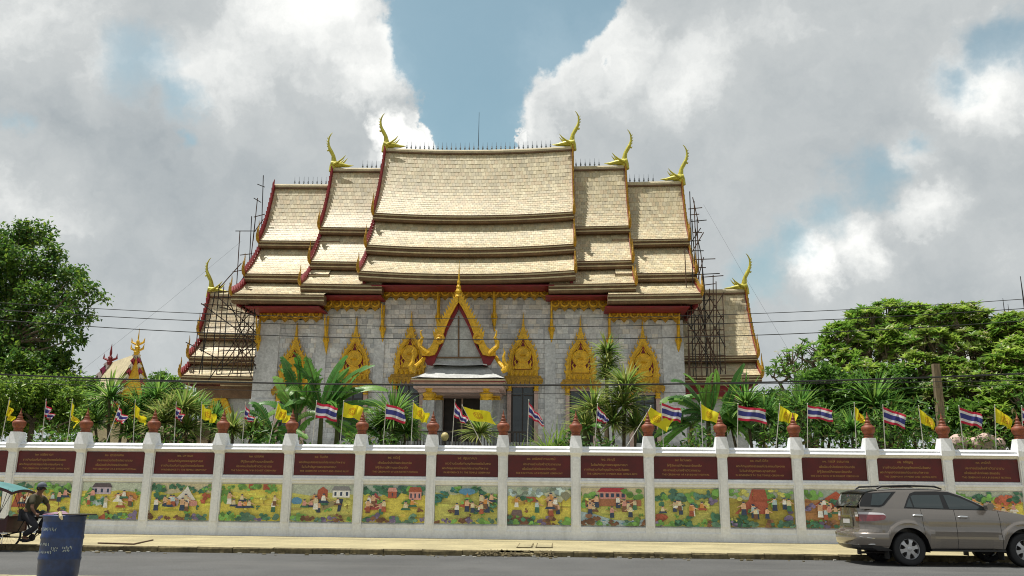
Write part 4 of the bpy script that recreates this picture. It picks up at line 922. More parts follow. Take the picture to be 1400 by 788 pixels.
def broad_tree(label, base, trunk_top, clumps, n_leaf, size, pal, group=None, tr=.16, name='broadleaf_tree', w=None):
    """clumps: (centre Vector, radius); leaves hang in loose sprays round twigs inside every clump"""
    t = thing(name, label, 'tree', base, group)
    mb = MB(); b = Vector(base); tt = Vector(trunk_top)
    mb.tube([b, b.lerp(tt, .35)+Vector((.06, 0, 0)), b.lerp(tt, .7)-Vector((.05, 0, 0)), tt], [tr*1.3, tr, tr*.9, tr*.75], 8)
    pos, dr, up, L = [], [], [], []
    tot = sum(r**2 for _, r in clumps)
    for c, r in clumps:
        c = Vector(c); m = tt.lerp(c, .5)+Vector((0, 0, -.12*(c-tt).length))
        mb.tube([tt, m, c], [tr*.6, tr*.33, tr*.12], 6)
        k = max(5, int(n_leaf*r*r/tot/9))
        for _ in range(k):                                     # a spray = twig with ~9 leaves
            d = unit(NR.normal(size=3)); d[2] = d[2]*.75+.1
            q = np.array(c)+d*r*(.35+.65*NR.random()**.6); out = unit(d+NR.normal(size=3)*.5)
            if NR.random() < .22: mb.tube([c, Vector(c.lerp(Vector(q), .6))+Vector((0, 0, -.03)), q], [tr*.10, tr*.07, .006], 4)
            for j in range(9):
                pos.append(q+out*(j*.045-.1)*size*4+NR.normal(size=3)*size*.45); dr.append(out*.5+NR.normal(size=3)*.8+np.array([0, 0, -.25])); up.append(np.array([0, 0, 1])+NR.normal(size=3)*.5); L.append(size*NR.uniform(.65, 1.3))
    mb.build('trunk', 'bark', t)
    L = np.array(L); v, f, c = leaf_mesh('crown', pos, dr, up, L, L*.55, pick_cols(len(L), pal, w=w))
    np_obj('crown', v, f, c, 'leaf', t)
    return t
DK = [(0.047, 0.116, 0.025), (0.078, 0.178, 0.031), (0.132, 0.265, 0.037), (0.039, 0.093, 0.025)]
MID = [(0.094, 0.204, 0.031), (0.141, 0.282, 0.039), (0.188, 0.329, 0.047), (0.071, 0.157, 0.031)]
LIT = [(0.172, 0.3, 0.043), (0.229, 0.358, 0.051), (0.286, 0.4, 0.064), (0.114, 0.229, 0.036)]
def cl(lst, Y, dy=1.2, slope=0.0, y0=440):
    out = []
    for x, y, r in lst:
        YY = Y+R.uniform(-dy, dy)-slope*(y-y0); p = P(x, y, YY); out.append((p, r/1167*YY))
    return out
# big tree at the left edge
Y = 33.5; b = P(12, 600, Y)
broad_tree('tall dark green leafy tree at the left edge, rising well above the wall', (b.x-.6, Y, 0), P(5, 470, Y),
           cl([(12, 335, 26), (48, 322, 22), (70, 345, 16), (30, 365, 30), (66, 372, 22), (10, 395, 30), (98, 378, 18), (118, 402, 17), (138, 409, 8), (85, 405, 22), (50, 410, 28), (15, 440, 32), (105, 432, 17), (75, 445, 22), (45, 470, 28), (100, 465, 14), (10, 480, 32), (80, 490, 18), (-25, 350, 45), (-30, 420, 50), (-30, 480, 45), (28, 312, 12), (112, 385, 8), (124, 436, 6), (90, 420, 12), (35, 500, 24), (60, 505, 26), (88, 512, 18), (15, 515, 28), (45, 530, 22)], Y+1.2, .9, .014, 400),
           26000, .20, DK+[(.09, .17, .025), (.13, .22, .03), (.18, .27, .035)], tr=.12)
for x, yy, Yb, cls, pal, lab in ((45, 600, 31.5, [(20, 540, 28), (60, 535, 26), (95, 548, 20), (35, 570, 30), (80, 575, 24), (5, 575, 26), (60, 560, 24), (100, 525, 12), (112, 570, 12)], LIT, 'bright green bushy tree below the tall dark tree at the left edge'),
                                 (225, 590, 52, [(222, 522, 12), (238, 530, 12), (210, 532, 10), (228, 545, 16), (248, 545, 12), (212, 550, 14)], MID, 'round green tree far back between gilded hall and left portico'),
                                 (125, 600, 45, [(120, 530, 14), (108, 548, 16), (134, 560, 14), (118, 575, 16), (98, 560, 14)], MID, 'small green tree just left of the gilded hall')):
    b = P(x, yy, Yb); broad_tree(lab, (b.x, Yb, 0), P(x, 575, Yb), cl(cls, Yb, .8), 11000 if Yb < 40 else 4500, .17 if Yb < 40 else .24, pal, tr=.12)

# frangipani: forked bare grey limbs ending in rosettes of long leaves and a few pale flowers
def frangipani(label, base, crowns, n_tip, pal, leaf=.34, bare=False, seed=1, fl=.25, tr=.17):
    t = thing('frangipani_tree', label, 'tree', base, 'frangipani trees')
    rr = random.Random(seed); mb = MB(); b = Vector(base)
    pos, dr, up, L, cc = [], [], [], [], []; fp, fd, fu = [], [], []
    tips = []
    tot = sum(r*r for _, r in crowns)
    z0 = min(c.z-r for c, r in crowns)
    tops = Vector((b.x, b.y, max(.8, z0*.55)))
    mb.tube([b, b.lerp(tops, .5)+Vector((.07, .03, 0)), tops], [tr*1.2, tr, tr*.9], 8)
    for c, r in crowns:
        fork = tops.lerp(c, .45)+Vector((rr.uniform(-.2, .2), rr.uniform(-.2, .2), -.15)); root = c+Vector((0, 0, -r*.75))
        mb.tube([tops, fork, root], [tr*.7, tr*.5, tr*.38], 6)
        k = max(4, int(n_tip*r*r/tot))
        subs = [root+Vector((rr.gauss(0, .4)*r, rr.gauss(0, .4)*r, r*rr.uniform(.3, .6))) for _ in range(max(3, k//7))]
        for s in subs: mb.tube([root, root.lerp(s, .5)+Vector((rr.uniform(-.05, .05), 0, -.04)), s], [tr*.34, tr*.27, tr*.2], 5)
        for _ in range(k):
            th, u = rr.uniform(0, 2*PI), rr.random(); ph = math.acos(1-1.35*u)
            tip = c+Vector((math.sin(ph)*math.cos(th), math.sin(ph)*math.sin(th), math.cos(ph)*.85))*r*(.6+.4*rr.random()**.5)
            s = min(subs, key=lambda q: (q-tip).length)
            md = s.lerp(tip, .5)+Vector((0, 0, -.08)); mb.tube([s, md, tip], [tr*.18, tr*.14, tr*.10], 4)
            tips.append(tip)
            ax = ((tip-md).normalized()+Vector((0, 0, .7))).normalized()
            if bare and rr.random() < .6: nl = rr.randint(0, 3)
            else: nl = rr.randint(12, 18)
            a = ax.orthogonal().normalized(); bb = ax.cross(a)
            base_c = np.array(rr.choice(pal))*rr.uniform(.75, 1.25)
            for j in range(nl):
                q = 2*PI*j/max(nl, 1)*2.4+rr.uniform(-.3, .3); e = rr.uniform(.05, .75)
                d = (a*math.cos(q)+bb*math.sin(q))*math.cos(e)+ax*math.sin(e)
                pos.append(tip); dr.append(d); up.append(ax); L.append(leaf*rr.uniform(.7, 1.2)); cc.append(base_c*rr.uniform(.8, 1.2))
            if rr.random() < fl:
                for j in range(rr.randint(4, 8)): fp.append(tip+ax*.1+Vector((rr.gauss(0, .05), rr.gauss(0, .05), rr.gauss(0, .04)))); fd.append((rr.gauss(0, 1), rr.gauss(0, 1), .5)); fu.append((0, 0, 1))
    mb.build('trunk', 'bark', t)
    L = np.array(L); v, f, c = leaf_mesh('crown', [tuple(p) for p in pos], [tuple(d) for d in dr], [tuple(d) for d in up], L, L*.30, np.array(cc), fold=.2)
    np_obj('crown', v, f, c, 'leaf', t)
    if fp:
        v, f, c = leaf_mesh('blossom', [tuple(p) for p in fp], fd, fu, .085, .08, pick_cols(len(fp), [(.62, .60, .42), (.7, .68, .55), (.6, .52, .25)]))
        np_obj('blossom', v, f, c, 'cloth', t)
    return t
Y = 37.0
frangipani('large domed frangipani tree with flat topped crown, right of the temple', (P(1215, 600, Y).x, Y, 0), cl([(1215, 440, 34), (1180, 445, 28), (1150, 465, 26), (1250, 440, 30), (1195, 480, 34), (1235, 485, 32), (1160, 500, 24), (1185, 520, 30), (1225, 525, 30), (1140, 485, 20), (1260, 470, 24), (1215, 465, 26), (1180, 545, 28)], Y+1, .6, .045), 900, LIT+MID[1:3], seed=3)
Y = 35.5
frangipani('dense frangipani tree full of pale blossoms behind the wooden post', (P(1325, 600, Y).x, Y, 0), cl([(1290, 445, 30), (1325, 440, 28), (1350, 455, 28), (1275, 475, 30), (1320, 480, 34), (1365, 485, 30), (1300, 515, 30), (1345, 525, 34), (1260, 505, 26), (1310, 460, 24), (1285, 540, 28), (1370, 520, 26)], Y+1, .6, .04), 900, LIT+[(.2, .26, .05)], seed=5, fl=.4)
Y = 33.5
frangipani('bright green frangipani tree at the right edge of the view', (P(1405, 600, Y).x, Y, 0), cl([(1385, 450, 24), (1410, 470, 34), (1385, 500, 30), (1400, 535, 34), (1370, 545, 26), (1420, 520, 34), (1395, 480, 24), (1360, 570, 24)], Y+.6, .5, .025), 620, LIT, seed=8, fl=.3)
Y = 38.5
frangipani('nearly leafless frangipani tree with bare forked twigs, next to the right portico', (P(1110, 600, Y).x, Y, 0), cl([(1085, 492, 24), (1110, 480, 22), (1128, 500, 24), (1065, 510, 18), (1100, 520, 26)], Y, .8), 150, MID, bare=True, seed=11, fl=.1)
for x, yb, Yb, cls, pal, lab in ((1150, 610, 33, [(1110, 530, 22), (1140, 540, 26), (1170, 535, 24), (1120, 565, 26), (1160, 570, 26), (1085, 555, 20), (1130, 515, 18)], DK[:3]+MID[:2], 'dark shrubby tree behind the wall between the bare and the domed frangipani'),
                                 (1250, 610, 34, [(1215, 540, 28), (1250, 545, 26), (1230, 575, 26), (1265, 580, 24), (1200, 575, 24), (1235, 520, 22), (1300, 545, 26), (1310, 575, 24)], DK[:3]+MID[:2], 'dark leafy shrub left of the wooden post'),
                                 (1330, 610, 31, [(1315, 568, 18), (1345, 572, 20), (1330, 590, 18), (1370, 590, 20), (1390, 570, 18)], MID, 'low green shrub right of the wooden post'),
                                 (1040, 610, 36, [(1035, 560, 20), (1060, 555, 20), (1075, 580, 22), (1045, 585, 20)], DK, 'dark shrub under the right portico'),):
    b = P(x, yb, Yb); broad_tree(lab, (b.x, Yb, 0), P(x, 580, Yb), cl(cls, Yb, .6), 9000, .19, pal, name='garden_shrub', tr=.08)

# spiky dragon trees: rosettes of long narrow blades on a bare stem
def blades(mb_list, c, n, L, w, pal, droop=.6, up=.0, stripe=0.0):
    for _ in range(n):
        az = R.uniform(0, 2*PI); el = math.asin(max(-.5, min(1, R.uniform(-.25+up, 1.0))))
        d = Vector((math.cos(az)*math.cos(el), math.sin(az)*math.cos(el), math.sin(el))); l = L*R.uniform(.75, 1.15); side = Vector((-math.sin(az), math.cos(az), 0))
        col = jit(R.choice(pal), .25); pts = []; p = Vector(c)
        dd = d.copy()
        for k in range(5):
            ww = w*(.55, 1, .9, .6, .06)[k]*.5; pts.append((p-side*ww, p+Vector((0, 0, ww*-.35)), p+side*ww)); dd = (dd+Vector((0, 0, -droop*(.06+.10*k)))).normalized(); p = p+dd*l/4
        for k in range(4):
            for q in (0, 1):
                b = len(mb_list.v); mb_list.v += [tuple(pts[k][q]), tuple(pts[k][q+1]), tuple(pts[k+1][q+1]), tuple(pts[k+1][q])]
                mb_list.f.append((b, b+1, b+2, b+3)); mb_list.c.append(col if not (stripe and q and R.random() < .9) else (col[0]*1.0+.12*stripe, col[1]+.10*stripe, col[2]+.03*stripe)); mb_list.m.append(0)
SPK = [(0.105, 0.246, 0.049), (0.157, 0.316, 0.061), (0.07, 0.176, 0.039), (0.229, 0.369, 0.07)]
SPY = [(0.25, 0.312, 0.07), (0.172, 0.281, 0.055), (0.312, 0.343, 0.109), (0.109, 0.203, 0.04)]
def dragon(label, px, heads, Yb, pal=SPK, n=170, stripe=0.0, w=.075, name='dragon_tree'):
    b = P(px, 605, Yb); t = thing(name, label, 'plant', (b.x, Yb, 0), 'spiky dragon trees behind the wall')
    mb = MB(); lf = MB()
    for x, y, r in heads:
        c = P(x, y, Yb+R.uniform(-.3, .3)); L = r/1167*Yb
        mb.tube([(b.x+R.uniform(-.1, .1), Yb, 0), Vector((b.x, Yb, 0)).lerp(c, .6)+Vector((R.uniform(-.08, .08), 0, 0)), c], [.08, .06, .045], 6)
        blades(lf, c, n, L*1.12, w, pal, stripe=stripe)
    mb.build('stem', 'bark', t); lf.build('foliage', 'leaf', t)
dragon('spiky dragon tree with two heads beside the gilded hall', 158, [(150, 545, 40), (168, 575, 34), (130, 578, 30), (178, 592, 26)], 31.5, stripe=.3)
dragon('spiky dragon tree in front of the gilded hall, right of its gold gable', 200, [(192, 562, 36), (215, 545, 36), (205, 588, 28)], 32.2)
dragon('broad spiky dragon tree with pale striped blades above the third urn', 232, [(226, 578, 42), (250, 560, 38), (254, 588, 32)], 30.8, SPY, 190, .6)
dragon('green spiky dragon tree below the left portico', 275, [(268, 562, 34), (292, 580, 32), (305, 592, 26)], 32.0)
dragon('low striped dragon tree left of the banana clump', 322, [(318, 588, 28), (345, 590, 24)], 30.5, SPY, 150, .5)
dragon('spiky dragon tree in front of the left window by the porch', 540, [(538, 572, 44), (520, 588, 32), (555, 592, 30)], 31.0, SPK, 230, .3)
dragon('small yellow green dragon tree in front of the porch steps', 657, [(656, 592, 32)], 30.0, SPY, 130, .8)
dragon('tall slender dragon tree with one head high against the marble wall', 828, [(830, 482, 27), (831, 500, 24), (828, 515, 18)], 33.0, SPY, 130, .4)
dragon('full striped dragon tree right under the tall slender one', 850, [(855, 530, 36), (852, 555, 42), (812, 560, 38), (800, 588, 30), (838, 580, 36), (870, 585, 30)], 31.5, SPY, 170, .6)
dragon('dark dragon tree beside the right banana clump', 1035, [(1020, 555, 42), (1045, 575, 38), (1000, 585, 32), (1065, 590, 30)], 31.4)
dragon('dark dragon tree half way between right banana clump and wooden post', 1110, [(1095, 560, 36), (1125, 585, 34), (1135, 595, 28)], 31.0)
dragon('big dragon tree with long straight blades left of the wooden post', 1200, [(1195, 555, 54), (1215, 580, 44), (1240, 590, 34)], 32.0, SPK, 230, .2)
dragon('dragon tree between the two right urns near the wooden post', 1165, [(1165, 590, 32)], 30.4)
dragon('dragon tree low at the right edge, past the pale rocks', 1392, [(1395, 560, 40)], 31.5, SPK, 180, .3)
def grass_clump(label, px, py, r, n, pal, w=.05, Yb=30.2):
    b = P(px, py+18, Yb); t = thing('lily_clump', label, 'plant', (b.x, Yb, 1.5), 'strap leaved clumps behind the wall')
    lf = MB(); L = r/1167*Yb
    for _ in range(3): blades(lf, (b.x+R.uniform(-.25, .25), Yb+R.uniform(-.2, .2), b.z-.3), n//3, L*1.3, w, pal, droop=.55, up=.55)
    lf.build('foliage', 'leaf', t)
LILY = [(0.207, 0.31, 0.057), (0.149, 0.253, 0.04), (0.253, 0.345, 0.081)]
grass_clump('tall light green strap leaved clump right of the porch', 757, 590, 34, 80, LILY)
grass_clump('loose strap leaved clump just right of the porch urn', 715, 600, 26, 40, LILY)
grass_clump('small strap leaved clump below the flag right of the tall lily clump', 795, 602, 18, 40, SPY)
grass_clump('strap leaved clump under the third yellow flag from the right', 1150, 602, 18, 40, SPY)

# banana clumps: thick stems, every big leaf a part of its own
def banana_leaf(t, p0, p1, p2, w, col, torn=.8):
    mb = MB(); n = 22; p0, p1, p2 = Vector(p0), Vector(p1), Vector(p2)
    pt = lambda u: p0*(1-u)**2+p1*2*u*(1-u)+p2*u*u
    view = Vector((R.uniform(-.3, .3), -.55, .85)); f = lambda u: w*.5*(max(0, math.sin(PI*min(1, u*.90+.07)))**.6); rag = R.random() < torn
    sag = [R.uniform(0, .1), R.uniform(0, .1)]
    for i in range(n):
        u0, u1 = i/n, (i+1)/n; a, b = pt(u0), pt(u1); tg = (b-a).normalized(); sd = tg.cross(view)
        sd = sd.normalized() if sd.length > .05 else Vector((1, 0, 0))
        up = sd.cross(tg)
        for k, s in enumerate((-1, 1)):
            if R.random() < (.45 if rag else .12): sag[k] = R.uniform(-.1, .75 if rag else .25)      # a tear: the next strip hangs differently
            c = jit(col, .16); h = .22-sag[k]; q = tg*(f(u0)*.35); e0 = u1-u0; cut = .012*w if rag else 0
            m0, m1 = a+sd*s*f(u0)*.5+up*f(u0)*.14+q*.5, b+sd*s*f(u1)*.5+up*f(u1)*.14+q*.5
            o0 = a+sd*s*f(u0)*(1-.25*max(0, sag[k]))+up*h*f(u0)+q+tg*cut; o1 = b+sd*s*f(u1)*(1-.25*max(0, sag[k]))+up*h*f(u1)+q-tg*(cut+(.02*w*R.random() if rag else 0))
            mb.face([a, b, m1, m0], c); mb.face([m0, m1, o1, o0], c)
    k = [pt(i/8) for i in range(9)]
    mb.tube([v+Vector((0, 0, -.012)) for v in k], [.03*(1-i/9)+.006 for i in range(9)], 5, c=(.24, .30, .09))
    return mb.build('leaf', 'leaf', t)
def banana(label, px, Yb, stems, leaves, pal):
    b = P(px, 605, Yb); t = thing('banana_plant', label, 'plant', (b.x, Yb, 0), 'banana plants')
    for x, y in stems:
        c = P(x, y, Yb); mb = MB(); mb.tube([(c.x-.1, Yb, 0), (c.x, Yb, c.z*.6), c], [.14, .11, .07], 8, c=(.16, .17, .06)); mb.build('stem', 'leaf', t)
    for (x0, y0), (x1, y1), (x2, y2), w in leaves + [((x0, y0), (x1*.7+x0*.3+R.uniform(-14, 14), y1+R.uniform(4, 24)), (x2+R.uniform(-16, 16), y2+R.uniform(10, 36)), w*.9) for (x0, y0), (x1, y1), (x2, y2), w in leaves]:
        d = R.uniform(-.9, .5); banana_leaf(t, P(x0, y0, Yb), P(x1, y1, Yb+d*.5), P(x2, y2, Yb+d), w*.74/1167*Yb, R.choice(pal))
BAN = [(0.081, 0.236, 0.04), (0.128, 0.307, 0.054), (0.064, 0.181, 0.036), (0.181, 0.362, 0.064)]
banana('large banana plant with tattered leaves in front of the left windows', 440, 31.8, [(440, 560), (405, 565), (462, 570)],
       [((438, 560), (425, 500), (418, 488), 24), ((440, 560), (455, 510), (475, 487), 26), ((442, 562), (470, 510), (512, 500), 26), ((445, 565), (490, 520), (530, 535), 26), ((405, 565), (400, 510), (385, 488), 24), ((405, 565), (385, 525), (375, 515), 22),
        ((408, 565), (425, 520), (440, 505), 26), ((438, 560), (400, 520), (395, 540), 28), ((462, 570), (490, 555), (510, 565), 24), ((405, 570), (370, 545), (352, 555), 26), ((462, 570), (470, 535), (458, 520), 26), ((440, 570), (415, 560), (395, 590), 26), ((405, 560), (415, 495), (402, 482), 18), ((448, 560), (475, 530), (490, 512), 24), ((445, 575), (480, 580), (500, 600), 22), ((430, 560), (410, 535), (425, 520), 26)], BAN)
banana('small banana plant with broad drooping leaves left of the large banana plant', 372, 30.6, [(372, 590)],
       [((372, 592), (355, 545), (340, 552), 20), ((372, 592), (345, 575), (330, 600), 22), ((372, 592), (385, 560), (400, 570), 20), ((372, 594), (400, 580), (420, 600), 20), ((370, 595), (350, 585), (345, 610), 18)], BAN)
banana('banana plant with long arching leaves below the right scaffold', 968, 31.6, [(968, 570), (990, 575), (945, 580)],
       [((968, 572), (940, 515), (918, 522), 22), ((968, 572), (930, 535), (902, 552), 22), ((968, 575), (935, 550), (905, 575), 22), ((965, 575), (962, 525), (975, 510), 20), ((990, 575), (1000, 530), (1018, 498), 20), ((968, 572), (985, 530), (978, 505), 14), ((990, 575), (1015, 545), (1035, 560), 22), ((945, 580), (925, 560), (900, 590), 20), ((945, 580), (915, 575), (892, 600), 18), ((990, 578), (1010, 570), (1030, 590), 20), ((968, 570), (955, 520), (935, 512), 22), ((945, 585), (960, 560), (985, 585), 22), ((968, 575), (1000, 550), (1005, 570), 22)], BAN)
banana('low banana plant with one broad pale leaf beside the rightmost window', 802, 31.0, [(800, 585)],
       [((800, 585), (788, 560), (780, 563), 16), ((800, 585), (790, 575), (778, 582), 14), ((800, 588), (812, 575), (822, 585), 14)], BAN)
# far-off belt of trees behind the temple grounds
pos, dr, up, L = [], [], [], []
for _ in range(26000):
    x = R.uniform(-75, 75); y = R.uniform(84, 90)
    if -24 < x < 24: continue
    h = 6.5+1.6*math.sin(x*.23)+1.2*math.sin(x*.61+1)+.8*math.sin(x*1.7); pos.append((x, y, R.random()**.8*h)); dr.append((R.gauss(0, 1), R.gauss(0, 1), R.gauss(0, .7))); up.append((R.gauss(0, .6), R.gauss(0, .6), 1)); L.append(R.uniform(.4, .8))
L = np.array(L); v, f, c = leaf_mesh('distant_trees', pos, dr, up, L, L*.6, pick_cols(len(L), DK+MID[:2]))
tag(np_obj('distant_trees', v, f, c, 'leaf', None), kind='stuff')
# low planting along the back of the wall
pos, dr, up, L = [], [], [], []
for _ in range(34000):
    x = R.uniform(-24, 20); yy = 29.2+R.random()*2.2; hh = 2.2+.5*math.sin(x*1.7)+.35*math.sin(x*4.1)+(1.2 if x > 7 else 0); z = .9+R.random()**.8*hh
    if -4.3 < x < -1.0 and z > 2.4: continue
    pos.append((x, yy, z)); dr.append((R.gauss(0, 1), R.gauss(-.2, .7), R.gauss(.4, .8))); up.append((R.gauss(0, .6), R.gauss(0, .6), 1)); L.append(R.uniform(.12, .3))
L = np.array(L); v, f, c = leaf_mesh('undergrowth', pos, dr, up, L, L*.35, pick_cols(len(L), DK+MID[:2]+[(.14, .12, .04)]))
tag(np_obj('undergrowth', v, f, c, 'leaf', None), kind='stuff')
# pale rocks, wooden post, yellow lamp globe
q = P(1330, 601, 30.2); t = thing('rock_planter', 'pale pinkish rocks heaped behind the wall near the right edge', 'rocks', (q.x, 30.2, q.z-.6))
for k in range(9):
    mb = MB(); r = R.uniform(.18, .32); x = q.x-.7+.19*k; rows = []
    mb.lathe([(r*.7, -.4), (r*1.05, 0), (r*.9, r*.6), (r*.4, r*.95)], 7, (x, 30.2+R.uniform(-.2, .2), q.z-.12+R.uniform(-.1, .06))); mb.build('rock', 'pink_stone', t)
a, b = P(1279, 498, 30.6), P(1288, 606, 30.6); t = MB()
t.grid([[(a.x-.11, 30.5, a.z), (a.x+.11, 30.5, a.z), (a.x+.11, 30.7, a.z-.04), (a.x-.11, 30.7, a.z)], [(b.x-.14, 30.48, 0), (b.x+.14, 30.48, 0), (b.x+.14, 30.72, 0), (b.x-.14, 30.72, 0)]], close=True); t.face([(a.x-.11, 30.5, a.z), (a.x+.11, 30.5, a.z), (a.x+.11, 30.7, a.z-.04), (a.x-.11, 30.7, a.z)])
tag(t.build('wooden_post', 'wood_post'), 'weathered wooden post sticking up behind the wall amid the right trees', 'post')
q = P(608, 603, 29.6); t = thing('garden_lamp', 'small garden lamp with yellowed globe behind the wall by the porch', 'lamp', (q.x, 29.6, 0))
mb = MB(); mb.tube([(q.x, 29.6, 0), (q.x, 29.6, q.z+.05)], .04, 7); mb.build('post', 'dark_wood', t)
mb = MB(); mb.lathe([(.05, 0), (.09, .03), (.13, .11), (.13, .19), (.08, .27), (.02, .29)], 12, (q.x, 29.6, q.z), c=(.50, .42, .18)); mb.build('globe', 'marble', t, smooth=True)

# ------------------------------------------------------------------ flags
FLAGS = [  # kind, pole top, pole bottom, width px, height px, label
 ('y', (13, 545), (2, 602), 9, 33, 'limp yellow flag at the left edge on a leaning pole'), ('t', (63, 547), (57, 605), 13, 28, 'crumpled striped national flag next to the leftmost full urn'),
 ('y', (99, 547), (92, 604), 11, 37, 'limp yellow flag left of the second urn'), ('t', (163, 556), (146, 604), 15, 22, 'crumpled striped national flag on a leaning pole between second and third urn'),
 ('y', (185, 548), (182, 606), 16, 33, 'yellow flag folded by the breeze, left of the third urn'), ('t', (241, 551), (238, 607), 12, 24, 'small bunched striped national flag between third and fourth urn'),
 ('y', (276, 551), (274, 607), 20, 27, 'yellow flag drooping left of the fourth urn'), ('t', (336, 551), (331, 607), 11, 26, 'bunched striped national flag in front of the left temple corner'),
 ('y', (380, 550), (368, 607), 18, 28, 'yellow flag on a leaning pole close beside the fifth urn'), ('t', (433, 549), (427, 607), 28, 25, 'fully spread striped national flag before the large banana plant'),
 ('y', (470, 549), (465, 608), 26, 24, 'spread yellow flag with round emblem, close beside the sixth urn'), ('t', (528, 551), (524, 608), 27, 26, 'spread striped national flag left of the porch'),
 ('y', (565, 549), (562, 608), 21, 29, 'yellow triangular hanging flag before the left porch column'), ('t', (622, 548), (618, 606), 17, 33, 'drooping striped national flag in the middle of the porch doorway'),
 ('y', (632, 555), (660, 610), 34, 26, 'yellow flag blown out from a leaning pole before the porch'), ('t', (723, 548), (721, 606), 19, 34, 'drooping striped national flag right of the porch'),
 ('t', (817, 553), (813, 610), 14, 25, 'small folded striped national flag before the striped dragon tree'), ('y', (890, 556), (856, 612), 28, 34, 'yellow flag on a steeply leaning pole draped over an urn'),
 ('t', (904, 550), (907, 611), 26, 26, 'striped national flag flying left of the right banana plant'), ('y', (958, 551), (961, 612), 22, 27, 'yellow flag over the right banana leaves beside the eleventh urn'),
 ('t', (1009, 553), (1008, 613), 34, 24, 'widest striped national flag, flying flat right of the eleventh urn'), ('y', (1066, 553), (1061, 613), 21, 26, 'yellow flag with large round emblem close beside the twelfth urn'),
 ('t', (1104, 553), (1104, 614), 30, 21, 'striped national flag with red fly corner, right of the twelfth urn'), ('y', (1168, 552), (1171, 614), 11, 25, 'narrow folded yellow flag close beside the thirteenth urn'),
 ('t', (1207, 555), (1210, 610), 26, 28, 'sagging striped national flag left of the wooden post'), ('y', (1256, 556), (1263, 615), 19, 30, 'sagging yellow flag just left of the wooden post'),
 ('t', (1311, 556), (1317, 610), 27, 27, 'striped national flag above the pale rocks'), ('y', (1360, 555), (1362, 616), 21, 30, 'pale yellow flag left of the rightmost urn'),
 ('t', (1397, 556), (1399, 616), 20, 28, 'striped national flag cut by the right edge')]
RED, WHI, BLU_, YLW = (.50, .025, .06), (.70, .68, .70), (.05, .055, .24), (.74, .66, .02)
def flag(kind, top, bot, wpx, hpx, label, i):
    Yf = 28.78; a, b = P(*top, Yf), P(*bot, Yf+.1); b = a+(b-a)*1.6
    t = thing('flag', label, 'flag', tuple(b), 'flags along the back of the wall')
    mb = MB(); mb.tube([b, a], [.016, .012], 6); mb.lathe([(.012, 0), (.022, .015), (.012, .04)], 6, a); mb.build('flagpole', 'pole', t)
    s = 1167/(Yf*1.03); w, h = wpx/s, hpx/s; Lf = .72; H = min(.52, h*.82); sp = max(0, min(1, (w-.33)/.36)); fe = .28+.62*sp; drop = max(0, h-H)
    nu, nv = 30, 18; rr = random.Random(i*7+1); ph = rr.uniform(0, 6); fr = rr.uniform(1.0, 1.5)*(1 if sp > .6 else 1.6); amp = .07+.10*(1-sp)
    dn = (b-a).normalized(); mb = MB(); rows = []
    for ku in range(nu+1):
        u = ku/nu; row = []
        for kv in range(nv+1):
            v = kv/nv
            p = a+dn*(.02+v*H)
            zt, zb = -(u**.85)*(drop+H*(1-fe)), -(u**1.2)*drop
            wave = amp*math.sin(2*PI*fr*u+ph+v*1.6)*u**.5+.03*math.sin(2*PI*2.6*u+v*4+ph)*u
            row.append((p.x+w*(u-.06*math.sin(2*PI*u*1.3+ph)*u)+(.05*math.sin(v*4+ph)*u)*(1-.4*sp), p.y+wave, p.z+zt*(1-v)+zb*v+.045*math.sin(2*PI*fr*u+ph+v)*u**.7))
        rows.append(row)
    for ku in range(nu):
        for kv in range(nv):
            u, v = (ku+.5)/nu, (kv+.5)/nv
            if kind == 't': col = RED if v < 1/6 or v > 5/6 else (WHI if v < 1/3 or v > 2/3 else BLU_)
            else:
                d = math.hypot((u-.5)*Lf, (v-.5)*H); col = YLW
                if d < .155 and (d > .12 or (d < .10 and d > .07) or d < .03 or (math.atan2(v-.5, u-.5)*8/(2*PI)) % 1 < .3): col = (.55, .30, .02)
            mb.face([rows[ku][kv], rows[ku+1][kv], rows[ku+1][kv+1], rows[ku][kv+1]], col)
    me = mb.build('banner', 'cloth', t, smooth=True)
for i, fl in enumerate(FLAGS): flag(*fl, i)

# ------------------------------------------------------------------ overhead cables
def cable(label, pts, Yc, r, grp='overhead cables'):
    """pts: three points that the sagging line passes through, in one vertical plane; continued as the same parabola out of view"""
    w = [P(x, y, Yc) for x, y in pts]; A = np.array([[p.x*p.x, p.x, 1] for p in w]); k = np.linalg.solve(A, np.array([p.z for p in w]))
    mb = MB(); mb.tube([(x, Yc, k[0]*x*x+k[1]*x+k[2]) for x in np.linspace(-30, 30, 41)], r, 5)
    tag(mb.build('overhead_cable', 'cable'), label, 'cable', grp)
cable('topmost thin overhead cable crossing before the temple wall', [(129, 422), (640, 436), (1296, 416)], 27.0, .011)
cable('second thin overhead cable from the top, between two like it', [(129, 432), (600, 447), (1356, 425)], 27.2, .013)
cable('third thin overhead cable, lowest of the upper three', [(129, 447), (600, 464), (1122, 455)], 27.4, .014)
cable('thick dark overhead cable hanging just over the flags', [(0, 512), (640, 527), (1400, 511)], 27.1, .026)
cable('thin cable close under the thick dark one', [(0, 518), (330, 523.5), (1130, 524)], 27.3, .012)
cable('lowest faint cable just over the flag tips', [(345, 534), (640, 538), (1000, 536)], 27.5, .008)
for lab, p, q in (('thin slanting guy wire from the left roof edge down to the left trees', (330, 330), (110, 508)), ('thin slanting guy wire beside the right roof horn', (962, 280), (1085, 490))):
    a, b = P(*p, 46), P(*q, 40); mb = MB(); mb.tube([a, a.lerp(b, .5)-Vector((0, 0, .1)), b+(b-a)*.1], .0045, 4); tag(mb.build('guy_wire', 'cable'), lab, 'wire', 'guy wires')
